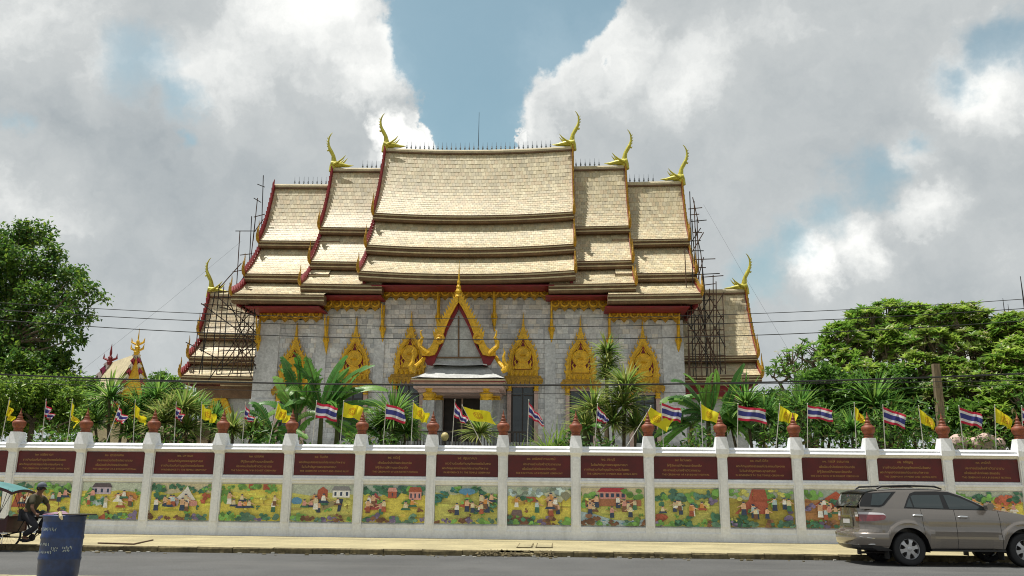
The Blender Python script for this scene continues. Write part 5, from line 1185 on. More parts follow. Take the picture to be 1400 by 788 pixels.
# ------------------------------------------------------------------ car
mat('car_paint', (.215, .19, .168), .24, metal=.55, coat=1.0, n_scale=2, n_amt=.03)
mat('car_trim', (.012, .012, .013), .35)
mat('chrome', (.75, .75, .75), .15, metal=1.0)
mat('alloy', (.50, .50, .51), .35, metal=.8)
mat('lamp_red', (.16, .006, .012), .12, spec=.8, coat=1.0)
mat('lamp_clear', (.62, .60, .62), .12, spec=.8, coat=1.0)
mat('car_glass', (.022, .034, .036), .04, spec=.9)
mat('car_glass_rear', (.035, .04, .038), .04, spec=.9)
def build_car():
    # local frame: x forward from the rear axle, y to the left (away from the camera), z up
    CX, CYn = G(1243, 773).x-.15, 21.3
    HW = .915
    ox, oy = CX, CYn+HW
    car = thing('parked_car', 'beige grey metallic estate car parked at the kerb, facing right', 'car', (ox, oy, 0))
    def put(mb, name, mats, smooth=False, parent=None):
        v = mb.v; mb.v = [(x+ox-.30*max(0, -.55-x), y+oy, z) for x, y, z in v]; return mb.build(name, mats, parent or car, smooth)
    RA, FA, RW = 0.0, 2.75, .385                              # axles, tyre radius
    def sill(x): return .40 if -.55 < x < 3.3 else .40
    def zbot(x):
        z = .40 if x > -.4 else .40+.04*min(1, (-.4-x)/.4)
        for ax in (RA, FA):
            d = abs(x-ax)
            if d < .475: z = max(z, .385+math.sqrt(.475**2-d*d)*1.03)
        return z
    def belt(x):
        if x < 2.05: return 1.30-.010*x
        t = min(1, (x-2.05)/1.5); return 1.28-.14*t-.20*t*t*t
    def width(x, z):
        w = HW-.012-.10*max(0, (z-.95)/.4)**1.6-.05*max(0, (.62-z)/.25)**1.5
        w += .012*math.exp(-((z-.78)/.05)**2) - .010*math.exp(-((z-.93)/.07)**2)          # crease along the doors
        for ax in (RA, FA):                                    # flared arches
            d = math.hypot(x-ax, z-.385)
            if d < .66 and z > .38: w += .035*max(0, min(1, (.66-d)/.06))
        if x < -.55: w -= .30*((-.55-x)/.43)**2.4
        if x > 3.0: w -= .32*((x-3.0)/.65)**2.2
        return w
    def rear(z):                                               # the tail's outline
        return -.985+.06*max(0, (z-.72)/.1 if z < .82 else 1)+ (.02 if z < .5 else 0)
    xs = sorted(set([round(v, 3) for v in list(np.linspace(-.98, -.5, 9))+list(np.linspace(-.5, .5, 27))+list(np.linspace(.5, 2.25, 15))+list(np.linspace(2.25, 3.25, 25))+list(np.linspace(3.25, 3.65, 7))+[1.150, 1.160, 2.200, 2.210, .36, .37]]))
    nz = 16
    def pt(x, s, side):
        zb, zt = zbot(x), belt(x); z = zb+(zt-zb)*s; xx = x
        if x < -.5: f = min(1, (-.5-x)/.48); xx = x + f*(rear(z)+.985)
        return (xx, side*width(x, z), z)
    bd = MB(); rd = MB(); fd = MB()
    for side in (-1, 1):
        for i in range(len(xs)-1):
            xa, xb = xs[i], xs[i+1]; xm = (xa+xb)/2
            seam = any(abs(xm-q) < .0055 for q in (1.155, 2.205, .365))
            for k in range(nz):
                q = [pt(xa, k/nz, side), pt(xb, k/nz, side), pt(xb, (k+1)/nz, side), pt(xa, (k+1)/nz, side)]
                if side > 0: q.reverse()
                tgt = bd
                if not seam and .37 < xm < 1.15 and side < 0: tgt = rd
                elif not seam and 1.16 < xm < 2.2 and side < 0: tgt = fd
                if seam and k > 1: tgt = bd; q = [(a, b-side*.012, c) for a, b, c in q]
                tgt.face(q, None, 1 if seam else 0)
    # tail: rows across the back, z from bumper to belt
    rows = []
    for k in range(nz+1):
        s = k/nz; e = pt(xs[0], s, -1); w = abs(e[1]); rows.append([(e[0]-.035*(1-(j/8-1)**2), -w+2*w*j/16, e[2]) for j in range(17)])
    bd.grid(rows)
    # bonnet and cowl
    hx = [x for x in xs if x >= 2.0]; rows = []
    for x in hx: w = width(x, belt(x)); rows.append([(x, -w+2*w*j/8, belt(x)+.07*(1-(j/4-1)**2)) for j in range(9)])
    bd.grid(rows); bd.face([(hx[-1], -.55, .4), (hx[-1], .55, .4), (hx[-1], .55, belt(hx[-1])), (hx[-1], -.55, belt(hx[-1]))])
    # cabin
    TOP = [(-.97, 1.30), (-.93, 1.42), (-.84, 1.60), (-.74, 1.715), (-.55, 1.745), (-.2, 1.775), (.3, 1.79), (.8, 1.78), (1.15, 1.745), (1.45, 1.64), (1.75, 1.49), (2.02, 1.33), (2.12, 1.28)]
    def ztop(x):
        for (a, za), (b, zb) in zip(TOP, TOP[1:]):
            if a <= x <= b: return za+(zb-za)*(x-a)/(b-a)
        return TOP[0][1] if x < TOP[0][0] else TOP[-1][1]
    def gw(x, z):                                              # half width of the cabin
        t = (z-1.28)/.5; w = width(max(-.5, x), 1.29)-.012-.165*max(0, t)**1.15
        if x < -.5: w -= .10*((-.5-x)/.45)**2
        return w
    gx = sorted(set([round(v, 3) for v in list(np.linspace(-.93, -.5, 12))+list(np.linspace(-.5, 2.1, 36))])); rows = []
    for x in gx:
        zt = ztop(x); zb = min(belt(x)-.02, zt-.004); side = []
        for k in range(9): z = zb+(zt-zb-.05*min(1, (zt-zb)/.3))*k/8; side.append((z, gw(x, z)))
        row = [(x, -w, z) for z, w in side]; wt = side[-1][1]
        for j in range(1, 10): u = j/10; row.append((x, -wt*math.cos(PI*u), zt-.05*min(1, (zt-zb)/.3)+.05*min(1, (zt-zb)/.3)*math.sin(PI*u)**.6+.02*math.sin(PI*u)))
        row += [(x, w, z) for z, w in reversed(side)]
        rows.append(row)
    bd.grid(rows)
    put(bd, 'body', ['car_paint', 'car_trim'], True)
    put(rd, 'rear_door', ['car_paint'], True); put(fd, 'front_door', ['car_paint'], True)
    def side_panel(name, pts, m, off, side=-1, n=5, parent=None):
        mb = MB(); x0, x1 = min(p[0] for p in pts), max(p[0] for p in pts); rows = []
        for x in sorted(set(list(np.linspace(x0+.002, x1-.002, 26)) + [p[0]+e for p in pts for e in (-.001, .001) if x0+.002 < p[0]+e < x1-.002])):
            zs_ = []
            for i in range(len(pts)):
                (xa, za), (xb, zb) = pts[i], pts[(i+1) % len(pts)]
                if (xa-x)*(xb-x) < 0: zs_.append(za+(zb-za)*(x-xa)/(xb-xa))
            if len(zs_) < 2: continue
            lo, hi = min(zs_), max(zs_)
            zz_ = [lo+(hi-lo)*k/6 for k in range(7)]
            rows.append([(x, side*(gw(x, lo)-.012), lo)] + [(x, side*(gw(x, z)+off), z) for z in zz_] + [(x, side*(gw(x, hi)-.012), hi)])
        mb.grid(rows); mb.face(rows[0]); mb.face(rows[-1])
        return put(mb, name, m, parent=parent)
    for side in (-1, 1):
        side_panel('window_surround', [(-.02, 1.315), (.10, 1.52), (.20, 1.655), (.34, 1.705), (.85, 1.715), (1.14, 1.70), (1.40, 1.615), (1.70, 1.475), (2.0, 1.31), (1.96, 1.275), (1.0, 1.295)], 'car_trim', .006, side)
        side_panel('quarter_glass', [(-.925, 1.345), (-.915, 1.42), (-.83, 1.59), (-.765, 1.665), (-.12, 1.70), (-.47, 1.38), (-.58, 1.335)], 'car_trim', .004, side)
        side_panel('quarter_pane', [(-.74, 1.375), (-.66, 1.645), (-.23, 1.675), (-.53, 1.395), (-.60, 1.372)], 'car_glass', .011, side)
        side_panel('fixed_pane', [(.035, 1.345), (.20, 1.335), (.165, 1.555)], 'car_glass', .011, side)
        side_panel('rear_pane', [(.23, 1.335), (.20, 1.59), (.27, 1.62), (.90, 1.63), (.93, 1.315)], 'car_glass', .011, side)
        side_panel('front_pane', [(1.06, 1.31), (1.0, 1.63), (1.15, 1.63), (1.38, 1.565), (1.68, 1.43), (1.90, 1.30)], 'car_glass', .011, side)
    # rear window wraps the tail
    mb = MB(); rows = []
    for z in np.linspace(1.345, 1.665, 6):
        t = (z-1.30)/.415; xr = np.interp(z, [1.30, 1.42, 1.60, 1.715], [-.97, -.93, -.84, -.74]); w = gw(xr, z)-.004
        rows.append([(xr-.012-.035*(1-(j/6-1)**2), -w+2*w*j/12, z) for j in range(13)])
    mb.grid(rows); put(mb, 'rear_window', 'car_glass_rear', True)
    mb = MB(); sec = [(-.84, 1.668), (-.85, 1.692), (-.70, 1.742), (-.56, 1.762), (-.56, 1.70), (-.70, 1.69)]
    mb.grid([[(x-.03*(1-(j/5-1)**2)*(x < -.6), (-.66+1.32*j/10)*(1-.03*(x < -.6)), z-.03*abs(j/5-1)**3) for x, z in sec] for j in range(11)], close=True)
    mb.face([(x, -.66, z-.03) for x, z in sec]); mb.face([(x, .66, z-.03) for x, z in sec]); put(mb, 'spoiler', 'car_trim', True)
    for s in (-1, 1):
        mb = MB(); y = s*.63; mb.tube([(-.55, y, 1.76), (-.45, y, 1.815), (.2, y, 1.84), (.85, y, 1.825), (1.02, y, 1.77)], [.022, .026, .026, .026, .018], 6); put(mb, 'roof_rail', 'car_trim', True)
    # bumper, lights, plate, trim
    mb = MB(); rows = []
    for z, o in ((.44, -.02), (.47, .035), (.60, .045), (.70, .05), (.745, .03), (.75, .0)):
        r = []
        for j in range(25):
            u = j/24; 
            if u < .25: x = -.50-.44*(u/.25); w = width(max(x, -.95), .6)
            elif u > .75: x = -.50-.44*((1-u)/.25); w = width(max(x, -.95), .6)
            else: x = -.95-.06*math.sin((u-.25)/.5*PI)**.5; w = width(-.95, .6)
            y = -w-o*.6 if u <= .25 else (w+o*.6 if u >= .75 else (-w-o*.6)+(2*w+1.2*o)*(u-.25)/.5)
            f = max(0, min(1, (-.52-x)/.3)); r.append((x-o*f, y if abs(y) < 2 else y, z))
        rows.append(r)
    mb.grid(rows); put(mb, 'rear_bumper', 'car_paint', True)
    mb = MB(); mb.tube([(-.52, -.915, .50), (-.80, -.87, .485), (-.98, -.66, .475), (-1.04, 0, .47), (-.98, .66, .475), (-.8, .87, .485)], [.012]*6, 6); mb.tube([(-.53, -.93, .62), (-.8, -.88, .625), (-.97, -.72, .65)], .009, 5); put(mb, 'bumper_trim', 'chrome')
    mb = MB(); rows = []
    for z, o in ((.34, -.10), (.40, -.01), (.47, .012)): rows.append([(x-o, y, z) for x, y in ((-.52, -.90), (-.80, -.865), (-.955, -.68), (-1.0, -.3), (-1.0, .3), (-.955, .68), (-.80, .865), (-.52, .90))])
    mb.grid(rows); put(mb, 'bumper_skirt', 'car_trim')
    def lamp(side):
        mb = MB(); rows = []; 
        n = 9
        for i in range(n+1):
            x = -.97+.46*i/n
            zt_, zb_ = 1.215-.02*(i/n)**2, 1.00+.06*(i/n)**2
            if i == n: zb_, zt_ = 1.09, 1.16
            r = []
            for k in range(5):
                z = zb_+(zt_-zb_)*k/4; w = width(max(x, -.97), z); f = min(1, max(0, (-.5-x)/.48)); r.append((x+f*(rear(z)+.985)-.012*f, side*(w+.012), z))
            rows.append(r)
        if side > 0: rows.reverse()
        b = MB(); b.grid(rows); 
        for q in range(len(b.f)): b.m[q] = 0 if (q % 4) < 3 else 1
        e = MB(); e.grid([[(a[0]-.01, a[1]-side*.0, a[2]) for a in (rows[0] if side < 0 else rows[-1])], [(a[0]-.018, a[1]-side*.16, a[2]) for a in (rows[0] if side < 0 else rows[-1])]])
        b.v += e.v; o = len(b.v)-len(e.v); b.f += [tuple(i+o for i in f) for f in e.f]; b.c += e.c; b.m += [0, 0, 1, 1]
        put(b, 'tail_light', ['lamp_red', 'lamp_clear'])
    lamp(-1); lamp(1)
    mb = MB(); mb.box(-.972, -.955, -.20, .20, .94, 1.05); pl = put(mb, 'number_plate', 'lamp_clear')
    mb = MB(); mb.box(-.985, -.96, -.30, .30, 1.09, 1.13); put(mb, 'tailgate_trim', 'chrome')
    mb = MB(); mb.box(-.968, -.95, -.34, .34, .88, 1.085); put(mb, 'plate_recess', 'car_paint')
    mb = MB(); mb.tube([(-.97, .05, 1.34), (-.985, -.1, 1.36), (-.975, -.32, 1.42)], [.016, .012, .006], 5); put(mb, 'wiper', 'car_trim')
    mb = MB(); mb.box(-.40, .02-.46, 0, 0, 0, 0) if False else None
    mb.box(.50, 2.25, -.93, -.72, .345, .385); mb.box(.50, 2.25, .72, .93, .345, .385); put(mb, 'side_step', 'car_trim')
    mb = MB(); mb.box(-.55, 3.4, -.72, .72, .33, .62); mb.box(-.45, 3.2, -.60, .60, .62, 1.0); put(mb, 'underbody', 'car_trim')
    for x0, z0 in ((.17, 1.155), (1.25, 1.135)):
        mb = MB(); w = width(x0+.07, z0)
        mb.tube([(x0-.02, -w+.01, z0-.005), (x0+.02, -w-.035, z0), (x0+.17, -w-.035, z0-.004), (x0+.22, -w+.01, z0-.006)], [.02, .028, .03, .02], 7); mb.lathe([(.055, 0), (.05, .006)], 12, (x0+.1, -w-.004, z0)) if False else None
        hd = put(mb, 'door_handle', 'chrome', True)
    mb = MB(); mb.prism([(1.96, 1.285), (1.86, 1.30), (1.84, 1.40), (1.88, 1.45), (1.98, 1.45), (2.02, 1.38)], -1.06, -.90); put(mb, 'door_mirror', 'car_paint')
    # wheels
    tm = MB(); pr = [(.245, -.10), (.30, -.112), (.355, -.112), (.378, -.09), (.385, -.05), (.385, .05), (.378, .09), (.355, .112), (.30, .112), (.245, .10)]
    tm.grid([[(r*math.cos(a), w, r*math.sin(a)) for r, w in pr] for a in (2*PI*j/36 for j in range(37))])
    for j in range(36):
        a = 2*PI*(j+.3)/36; b = a+.06; tm.face([(.386*math.cos(a), -.08, .386*math.sin(a)), (.386*math.cos(b), -.02, .386*math.sin(b)), (.389*math.cos(b), .02, .389*math.sin(b)), (.389*math.cos(a), .08, .389*math.sin(a))])
    tyre = tm.mesh('tyre', 'rubber', smooth=True)
    rm = MB(); pr = [(.245, .08), (.245, -.085), (.232, -.10), (.222, -.085), (.215, -.02)]
    rm.grid([[(r*math.cos(a), w, r*math.sin(a)) for r, w in pr] for a in (2*PI*j/36 for j in range(37))])
    for j in range(6):
        a = 2*PI*j/6+.26; 
        for (r0, r1, h0, h1, y0, y1) in ((.04, .14, .052, .034, -.075, -.072), (.14, .222, .034, .058, -.072, -.06)):
            c, s = math.cos(a), math.sin(a); q = [(r0, -h0), (r1, -h1), (r1, h1), (r0, h0)]
            f = [(r*c-h*s, (y0 if r == r0 else y1)-(.006 if abs(h) < 1 else 0), r*s+h*c) for r, h in q]; bk = [(x, .0, z) for x, _, z in f]
            rm.face(f)
            for k in range(4): rm.face([f[k], f[(k+1) % 4], bk[(k+1) % 4], bk[k]])
    rim = rm.mesh('rim', 'alloy')
    hb = MB(); hb.grid([[(r*math.cos(a), w, r*math.sin(a)) for r, w in ((.055, -.06), (.055, -.085), (.03, -.095), (.001, -.096))] for a in (2*PI*j/18 for j in range(19))]); hub = hb.mesh('hub_cap', 'alloy')
    dk = MB(); dk.grid([[(r*math.cos(a), w, r*math.sin(a)) for r, w in ((.22, .015), (.001, .015))] for a in (2*PI*j/24 for j in range(25))]); disc = dk.mesh('brake_disc', 'iron')
    for x in (RA, FA):
        for s in (-1, 1):
            w = new_obj('wheel', tyre, (ox+x, oy+s*.78, RW), car)
            for nm, me in (('rim', rim), ('hub_cap', hub), ('brake_disc', disc)): new_obj(nm, me, (ox+x, oy+s*.78, RW), w)
            if s > 0: w.rotation_euler[2] = PI
    for s in (-1, 1):                                          # wheel wells
        for x in (RA, FA):
            mb = MB(); rows = [[(x+.472*math.cos(a), s*y, .385+.486*math.sin(a)) for y in (.62, .905)] for a in np.linspace(-.15, PI+.15, 15)]
            mb.grid(rows); mb.face([(r[0]) for r in rows]); put(mb, 'wheel_well', 'car_trim')
        for x in (-.52, 2.2): mb = MB(); mb.box(x, x+.012, s*.78-.12, s*.78+.12, .16, .42); put(mb, 'mud_flap', 'rubber')
    mb = MB(); mb.tube([(-.3, -.55, .30), (-.98, -.55, .28)], .028, 8); put(mb, 'exhaust', 'iron')
bpy.context.view_layer.update()
build_car()
next(o for o in bpy.data.objects if o.name == 'parked_car').rotation_euler[2] = math.radians(4)

# ------------------------------------------------------------------ blue barrel
mat('blue_plastic', (.006, .026, .11), .42, n_scale=2.5, n_amt=.3, fine=14, fine_amt=.25, stain=.25, stain_col=(.03, .04, .07))
def barrel():
    bz = .15; p = P(89, 707, 13.3); Yb = 13.3; r = .30; h = p.z+.03-bz
    t = thing('plastic_barrel', 'dark blue plastic barrel with faded white lettering, standing in the left foreground', 'barrel', (p.x, Yb, bz))
    mb = MB(); k = h/.95
    mb.lathe([(.25, 0), (.275, .01), (.285, .05), (.28, .09), (.288, .13), (.292, .30*k), (.300, .32*k), (.302, .345*k), (.294, .365*k), (.294, .60*k), (.303, .62*k), (.305, .645*k), (.296, .665*k), (.296, .84*k), (.292, .86*k)], 40, (p.x, Yb, bz), cap=False)
    rows = [[(p.x+q*math.cos(2*PI*j/40), Yb+q*math.sin(2*PI*j/40), bz+z) for j in range(40)] for q, z in ((.292, .86*k), (.30, .89*k), (.305, .93*k), (.308, h-.012), (.300, h), (.285, h-.006), (.278, .9*k), (.27, .7*k), (.01, .69*k))]
    mb.grid(rows, close=True); mb.build('body', 'blue_plastic', t, smooth=True)
    # faded stencilled print
    def onb(a, z, rr=.3035): return (p.x+rr*math.sin(a), Yb-rr*math.cos(a), bz+z)
    mb = MB(); rr = random.Random(4)
    for a0, z0, n, hh in ((-.45, .725*k, 8, .06), (-.48, .52*k, 5, .05), (-.5, .41*k, 4, .05), (-.15, .41*k, 3, .05), (.55, .475*k, 6, .05), (.6, .435*k, 4, .04), (-.95, .725*k, 8, .055), (-.98, .52*k, 5, .045), (-1.0, .41*k, 3, .04), (-.72, .41*k, 2, .04), (.05, .475*k, 4, .035), (.12, .44*k, 3, .03)):
        for j in range(n):
            a = a0+j*.085; 
            for _ in range(3):
                b = a+rr.uniform(0, .04); zz_ = z0+rr.uniform(0, hh*.6); mb.face([onb(b, zz_), onb(b+rr.uniform(.018, .04), zz_+rr.uniform(-.004, .004)), onb(b+.03, zz_+hh*.4), onb(b+.004, zz_+hh*rr.uniform(.3, .5))], jit((.26, .31, .35), .3))
    mb.build('faded_print', 'marble', t)
    mb = MB(); lid = [(p.x-.02+.36*math.cos(a)*1.0, Yb+.03+.22*math.sin(a)) for a in np.linspace(0, 2*PI, 13)[:-1]]
    mb.prism([(p.x+.02, Yb-.28), (p.x+.40, Yb-.22), (p.x+.42, Yb+.15), (p.x+.05, Yb+.25)], bz+h+.004, bz+h+.018, axis='z'); tag(mb.build('board_scrap', 'dark_wood'), 'thin dark board lying across the rim of the blue barrel', 'board')
    mb = MB(); rows = []
    for i in range(9):
        u = i/8; rows.append([(p.x-.26+.30*u+rr.uniform(-.012, .012), Yb-.2+.3*v+rr.uniform(-.01, .01), bz+h-.005+.05*math.sin(PI*u)*(.5+.5*v)+rr.uniform(0, .015)) for v in np.linspace(0, 1, 7)])
    rows = [r for r in rows]; mb.grid(rows, (.42, .26, .34)); 
    mb.grid([[(x, y, bz+h-.03) for x, y, z in r] for r in rows], (.42, .26, .34)); tag(mb.build('plastic_bag', 'cloth'), 'crumpled pinkish plastic bag in the mouth of the blue barrel', 'bag')
    mb = MB(); mb.tube([(p.x+.08, Yb-.29, bz+h+.03), (p.x+.11, Yb-.31, bz+h-.02), (p.x+.14, Yb-.312, bz+h-.06)], [.02, .026, .012], 6); mb.lathe([(.02, 0), (.035, .02), (.02, .045)], 7, (p.x+.07, Yb-.27, bz+h+.015)); tag(mb.build('food_scrap', 'cream'), 'small pale scrap hanging over the barrel rim', 'litter')
barrel()

# ------------------------------------------------------------------ pedal rickshaw and its rider
mat('canvas', (.06, .19, .19), .6, n_scale=3, n_amt=.2)
mat('maroon_seat', (.05, .012, .014), .5, n_scale=5, n_amt=.3)
mat('skin', (.16, .075, .04), .6)
mat('shirt', (.05, .045, .022), .85, n_scale=6, n_amt=.3)
mat('trousers', (.022, .022, .028), .85, n_scale=6, n_amt=.3)
mat('hair', (.012, .011, .01), .6)
mat('cap_cloth', (.10, .115, .15), .8, n_scale=8, n_amt=.3)
YR = 22.0
def rp(x, y, d=0.0): q = P(x, y, YR+d); return Vector((q.x, q.y, q.z))
g0 = G(40, 753.5); YR = g0.y
hubf, hubr = rp(76, 734), rp(-3, 734); wr = hubf.z
rick = thing('pedal_rickshaw', 'pedal rickshaw with turquoise canopy at the left kerb, partly out of view', 'rickshaw', (hubr.x, YR, 0))
def wheel(c, d):
    t = new_obj('wheel', None, (c.x, YR+d, wr), rick) if False else None
    mb = MB(); ring = [(c.x+(wr-.02)*math.cos(a), YR+d, wr+(wr-.02)*math.sin(a)) for a in np.linspace(0, 2*PI, 29)]; mb.tube(ring, .02, 6, cap=False); w = mb.build('wheel', 'rubber', rick, True, ctr=(c.x, YR+d, wr))
    mb = MB(); ring = [(c.x+(wr-.045)*math.cos(a), YR+d, wr+(wr-.045)*math.sin(a)) for a in np.linspace(0, 2*PI, 29)]; mb.tube(ring, .012, 5, cap=False); mb.tube([(c.x, YR+d-.05, wr), (c.x, YR+d+.05, wr)], .025, 8)
    for i in range(18): a = 2*PI*i/18; mb.tube([(c.x, YR+d+(.02 if i % 2 else -.02), wr), (c.x+(wr-.05)*math.cos(a), YR+d, wr+(wr-.05)*math.sin(a))], .0025, 3, cap=False)
    mb.build('rim', 'grey_metal', w)
wheel(hubf, 0); wheel(hubr, -.42); wheel(hubr, .42)
seat = rp(35, 709); hb = rp(64, 707); bb = rp(45, 735); head = rp(66, 710); cr0 = rp(24, 728)
mb = MB(); mb.tube([hubf+Vector((0, -.05, 0)), head], .016, 6); mb.tube([hubf+Vector((0, .05, 0)), head], .016, 6); mb.tube([head, head+Vector((-.02, 0, .12))], .018, 6)
mb.tube([head, bb], .02, 6); mb.tube([head+Vector((-.01, 0, .06)), seat], .018, 6); mb.tube([bb, seat], .02, 6); mb.tube([bb, hubr], .018, 6); mb.tube([seat, cr0, hubr], .018, 6)
mb.tube([hubr+Vector((0, -.48, 0)), hubr+Vector((0, .48, 0))], .02, 6); mb.build('frame', 'iron', rick)
hl, hr = hb+Vector((-.06, -.24, .03)), hb+Vector((-.06, .24, .03))
mb = MB(); mb.tube([hl+Vector((-.10, -.02, -.01)), hl, hb+Vector((.02, -.08, .02)), hb+Vector((.02, .08, .02)), hr, hr+Vector((-.1, .02, -.01))], .013, 6); mb.build('handlebar', 'chrome', rick)
mb = MB(); mb.tube([seat+Vector((-.14, 0, .05)), seat+Vector((.0, 0, .06)), seat+Vector((.14, 0, .045))], [.09, .08, .03], 8); mb.build('saddle', 'rubber', rick, True)
mb = MB(); mb.lathe([(.09, -.01), (.09, .01)], 14, (0, 0, 0)); mb.v = [(x+bb.x, z+bb.y-.04, y+bb.z) for x, y, z in mb.v]
ped_r, ped_l = bb+Vector((-.12, -.13, -.10)), bb+Vector((.12, .13, .10))
for a, s in ((ped_r, -1), (ped_l, 1)): mb.tube([bb+Vector((0, s*.06, 0)), a-Vector((0, s*.06, 0))], .012, 5); mb.box(a.x-.05, a.x+.05, a.y-.045, a.y+.045, a.z-.014, a.z+.014)
mb.build('crank', 'iron', rick)
x0, x1 = rp(-45, 720).x, rp(22, 720).x; zs, zt_ = rp(0, 727).z, rp(0, 701).z
mb = MB(); mb.prism([(x0, zs+.42), (x0-.06, zt_+.25), (x0+.05, zt_+.25), (x0+.2, zs+.32), (x1-.08, zs+.30), (x1, zt_-.06), (x1+.03, zt_-.05), (x1+.02, zs+.02), (x1-.2, zs-.05), (x0, zs)], YR-.44, YR-.40); mb.prism([(x0, zs+.42), (x0-.06, zt_+.25), (x0+.05, zt_+.25), (x0+.2, zs+.32), (x1-.08, zs+.30), (x1, zt_-.06), (x1+.03, zt_-.05), (x1+.02, zs+.02), (x1-.2, zs-.05), (x0, zs)], YR+.40, YR+.44)
mb.box(x0, x1, YR-.395, YR+.395, zs, zs+.05); mb.box(x1-.03, x1+.01, YR-.395, YR+.395, zs+.055, zt_-.08); mb.box(x0-.03, x0+.02, YR-.395, YR+.395, zs+.055, zt_+.2); mb.build('cabin', 'maroon_seat', rick)
mb = MB(); mb.box(x0+.05, x1-.3, YR-.39, YR+.39, zs+.06, zs+.30); mb.build('seat_cushion', 'maroon_seat', rick)
mb = MB(); mb.tube([(x0-.1, YR-.47, zs-.02), (x1+.1, YR-.47, zs-.02)], .014, 6); mb.tube([(x0-.1, YR-.47, zs-.28), (x1-.05, YR-.47, zs-.24)], .012, 6); mb.tube([(x0-.1, YR-.47, zs-.14), (x1-.0, YR-.47, zs-.12)], .012, 6)
for px in (-30, -5, 20): q = rp(px, 728); mb.tube([(q.x, YR-.47, zs-.28), (q.x, YR-.47, zs+.02)], .01, 5)
mb.build('side_rail', 'chrome', rick)
cz0, cz1 = rp(0, 669).z, rp(0, 658).z; cx1_, cx0_ = rp(34, 668).x, rp(-55, 668).x
mb = MB(); rows = []
for i in range(13):
    u = i/12; x = cx0_+(cx1_-cx0_)*u; z = cz0+(cz1-cz0)*math.sin(PI*(.12+.88*u))**.8*(1 if u < .999 else 1)
    rows.append([(x, YR+yy, z-.07*(yy/.5)**2) for yy in np.linspace(-.5, .5, 9)])
mb.grid(rows, mi=0); mb.grid([[(x, y, z-.03) for x, y, z in r] for r in rows], mi=1)
mb.grid([[r[0] for r in rows], [(r[0][0], r[0][1], r[0][2]-.075) for r in rows]], mi=1); mb.grid([rows[-1], [(x, y, z-.07) for x, y, z in rows[-1]]], mi=1)
mb.build('canopy', ['canvas', 'maroon_seat'], rick, True)
mb = MB(); ft = rp(14, 701)
for px, py in ((2, 669), (10, 669), (19, 669), (27, 669), (33, 671)):
    q = rp(px, py)
    for s in (-.42, .42): mb.tube([(ft.x, YR+s, ft.z), (q.x, YR+s*1.12, q.z)], .008, 4)
mb.build('canopy_hoop', 'iron', rick)

def skin_mesh(name, joints, edges, mats, parent, pick=None, sub=2, root=0):
    me = bpy.data.meshes.new(name+'_bones'); me.from_pydata([tuple(j[0]) for j in joints], edges, [])
    o = bpy.data.objects.new(name+'_bones', me); COL.objects.link(o)
    md = o.modifiers.new('s', 'SKIN'); md.use_smooth_shade = True; sd = o.modifiers.new('d', 'SUBSURF'); sd.levels = sub; sd.render_levels = sub
    for i, j in enumerate(joints):
        r = j[1] if isinstance(j[1], tuple) else (j[1], j[1]); me.skin_vertices[0].data[i].radius = r; me.skin_vertices[0].data[i].use_root = (i == root)
    bpy.context.view_layer.update()
    ev = o.evaluated_get(bpy.context.evaluated_depsgraph_get()); m = bpy.data.meshes.new_from_object(ev); m.name = name
    bpy.data.objects.remove(o)
    m.materials.clear()
    for q in mats: m.materials.append(M(q))
    vs = np.array([v.co[:] for v in m.vertices]); c = (vs.min(0)+vs.max(0))/2
    if pick:
        for p in m.polygons: p.material_index = pick(p.center)
    for v in m.vertices: v.co -= Vector(c)
    for p in m.polygons: p.use_smooth = True
    return new_obj(name, m, c, parent)
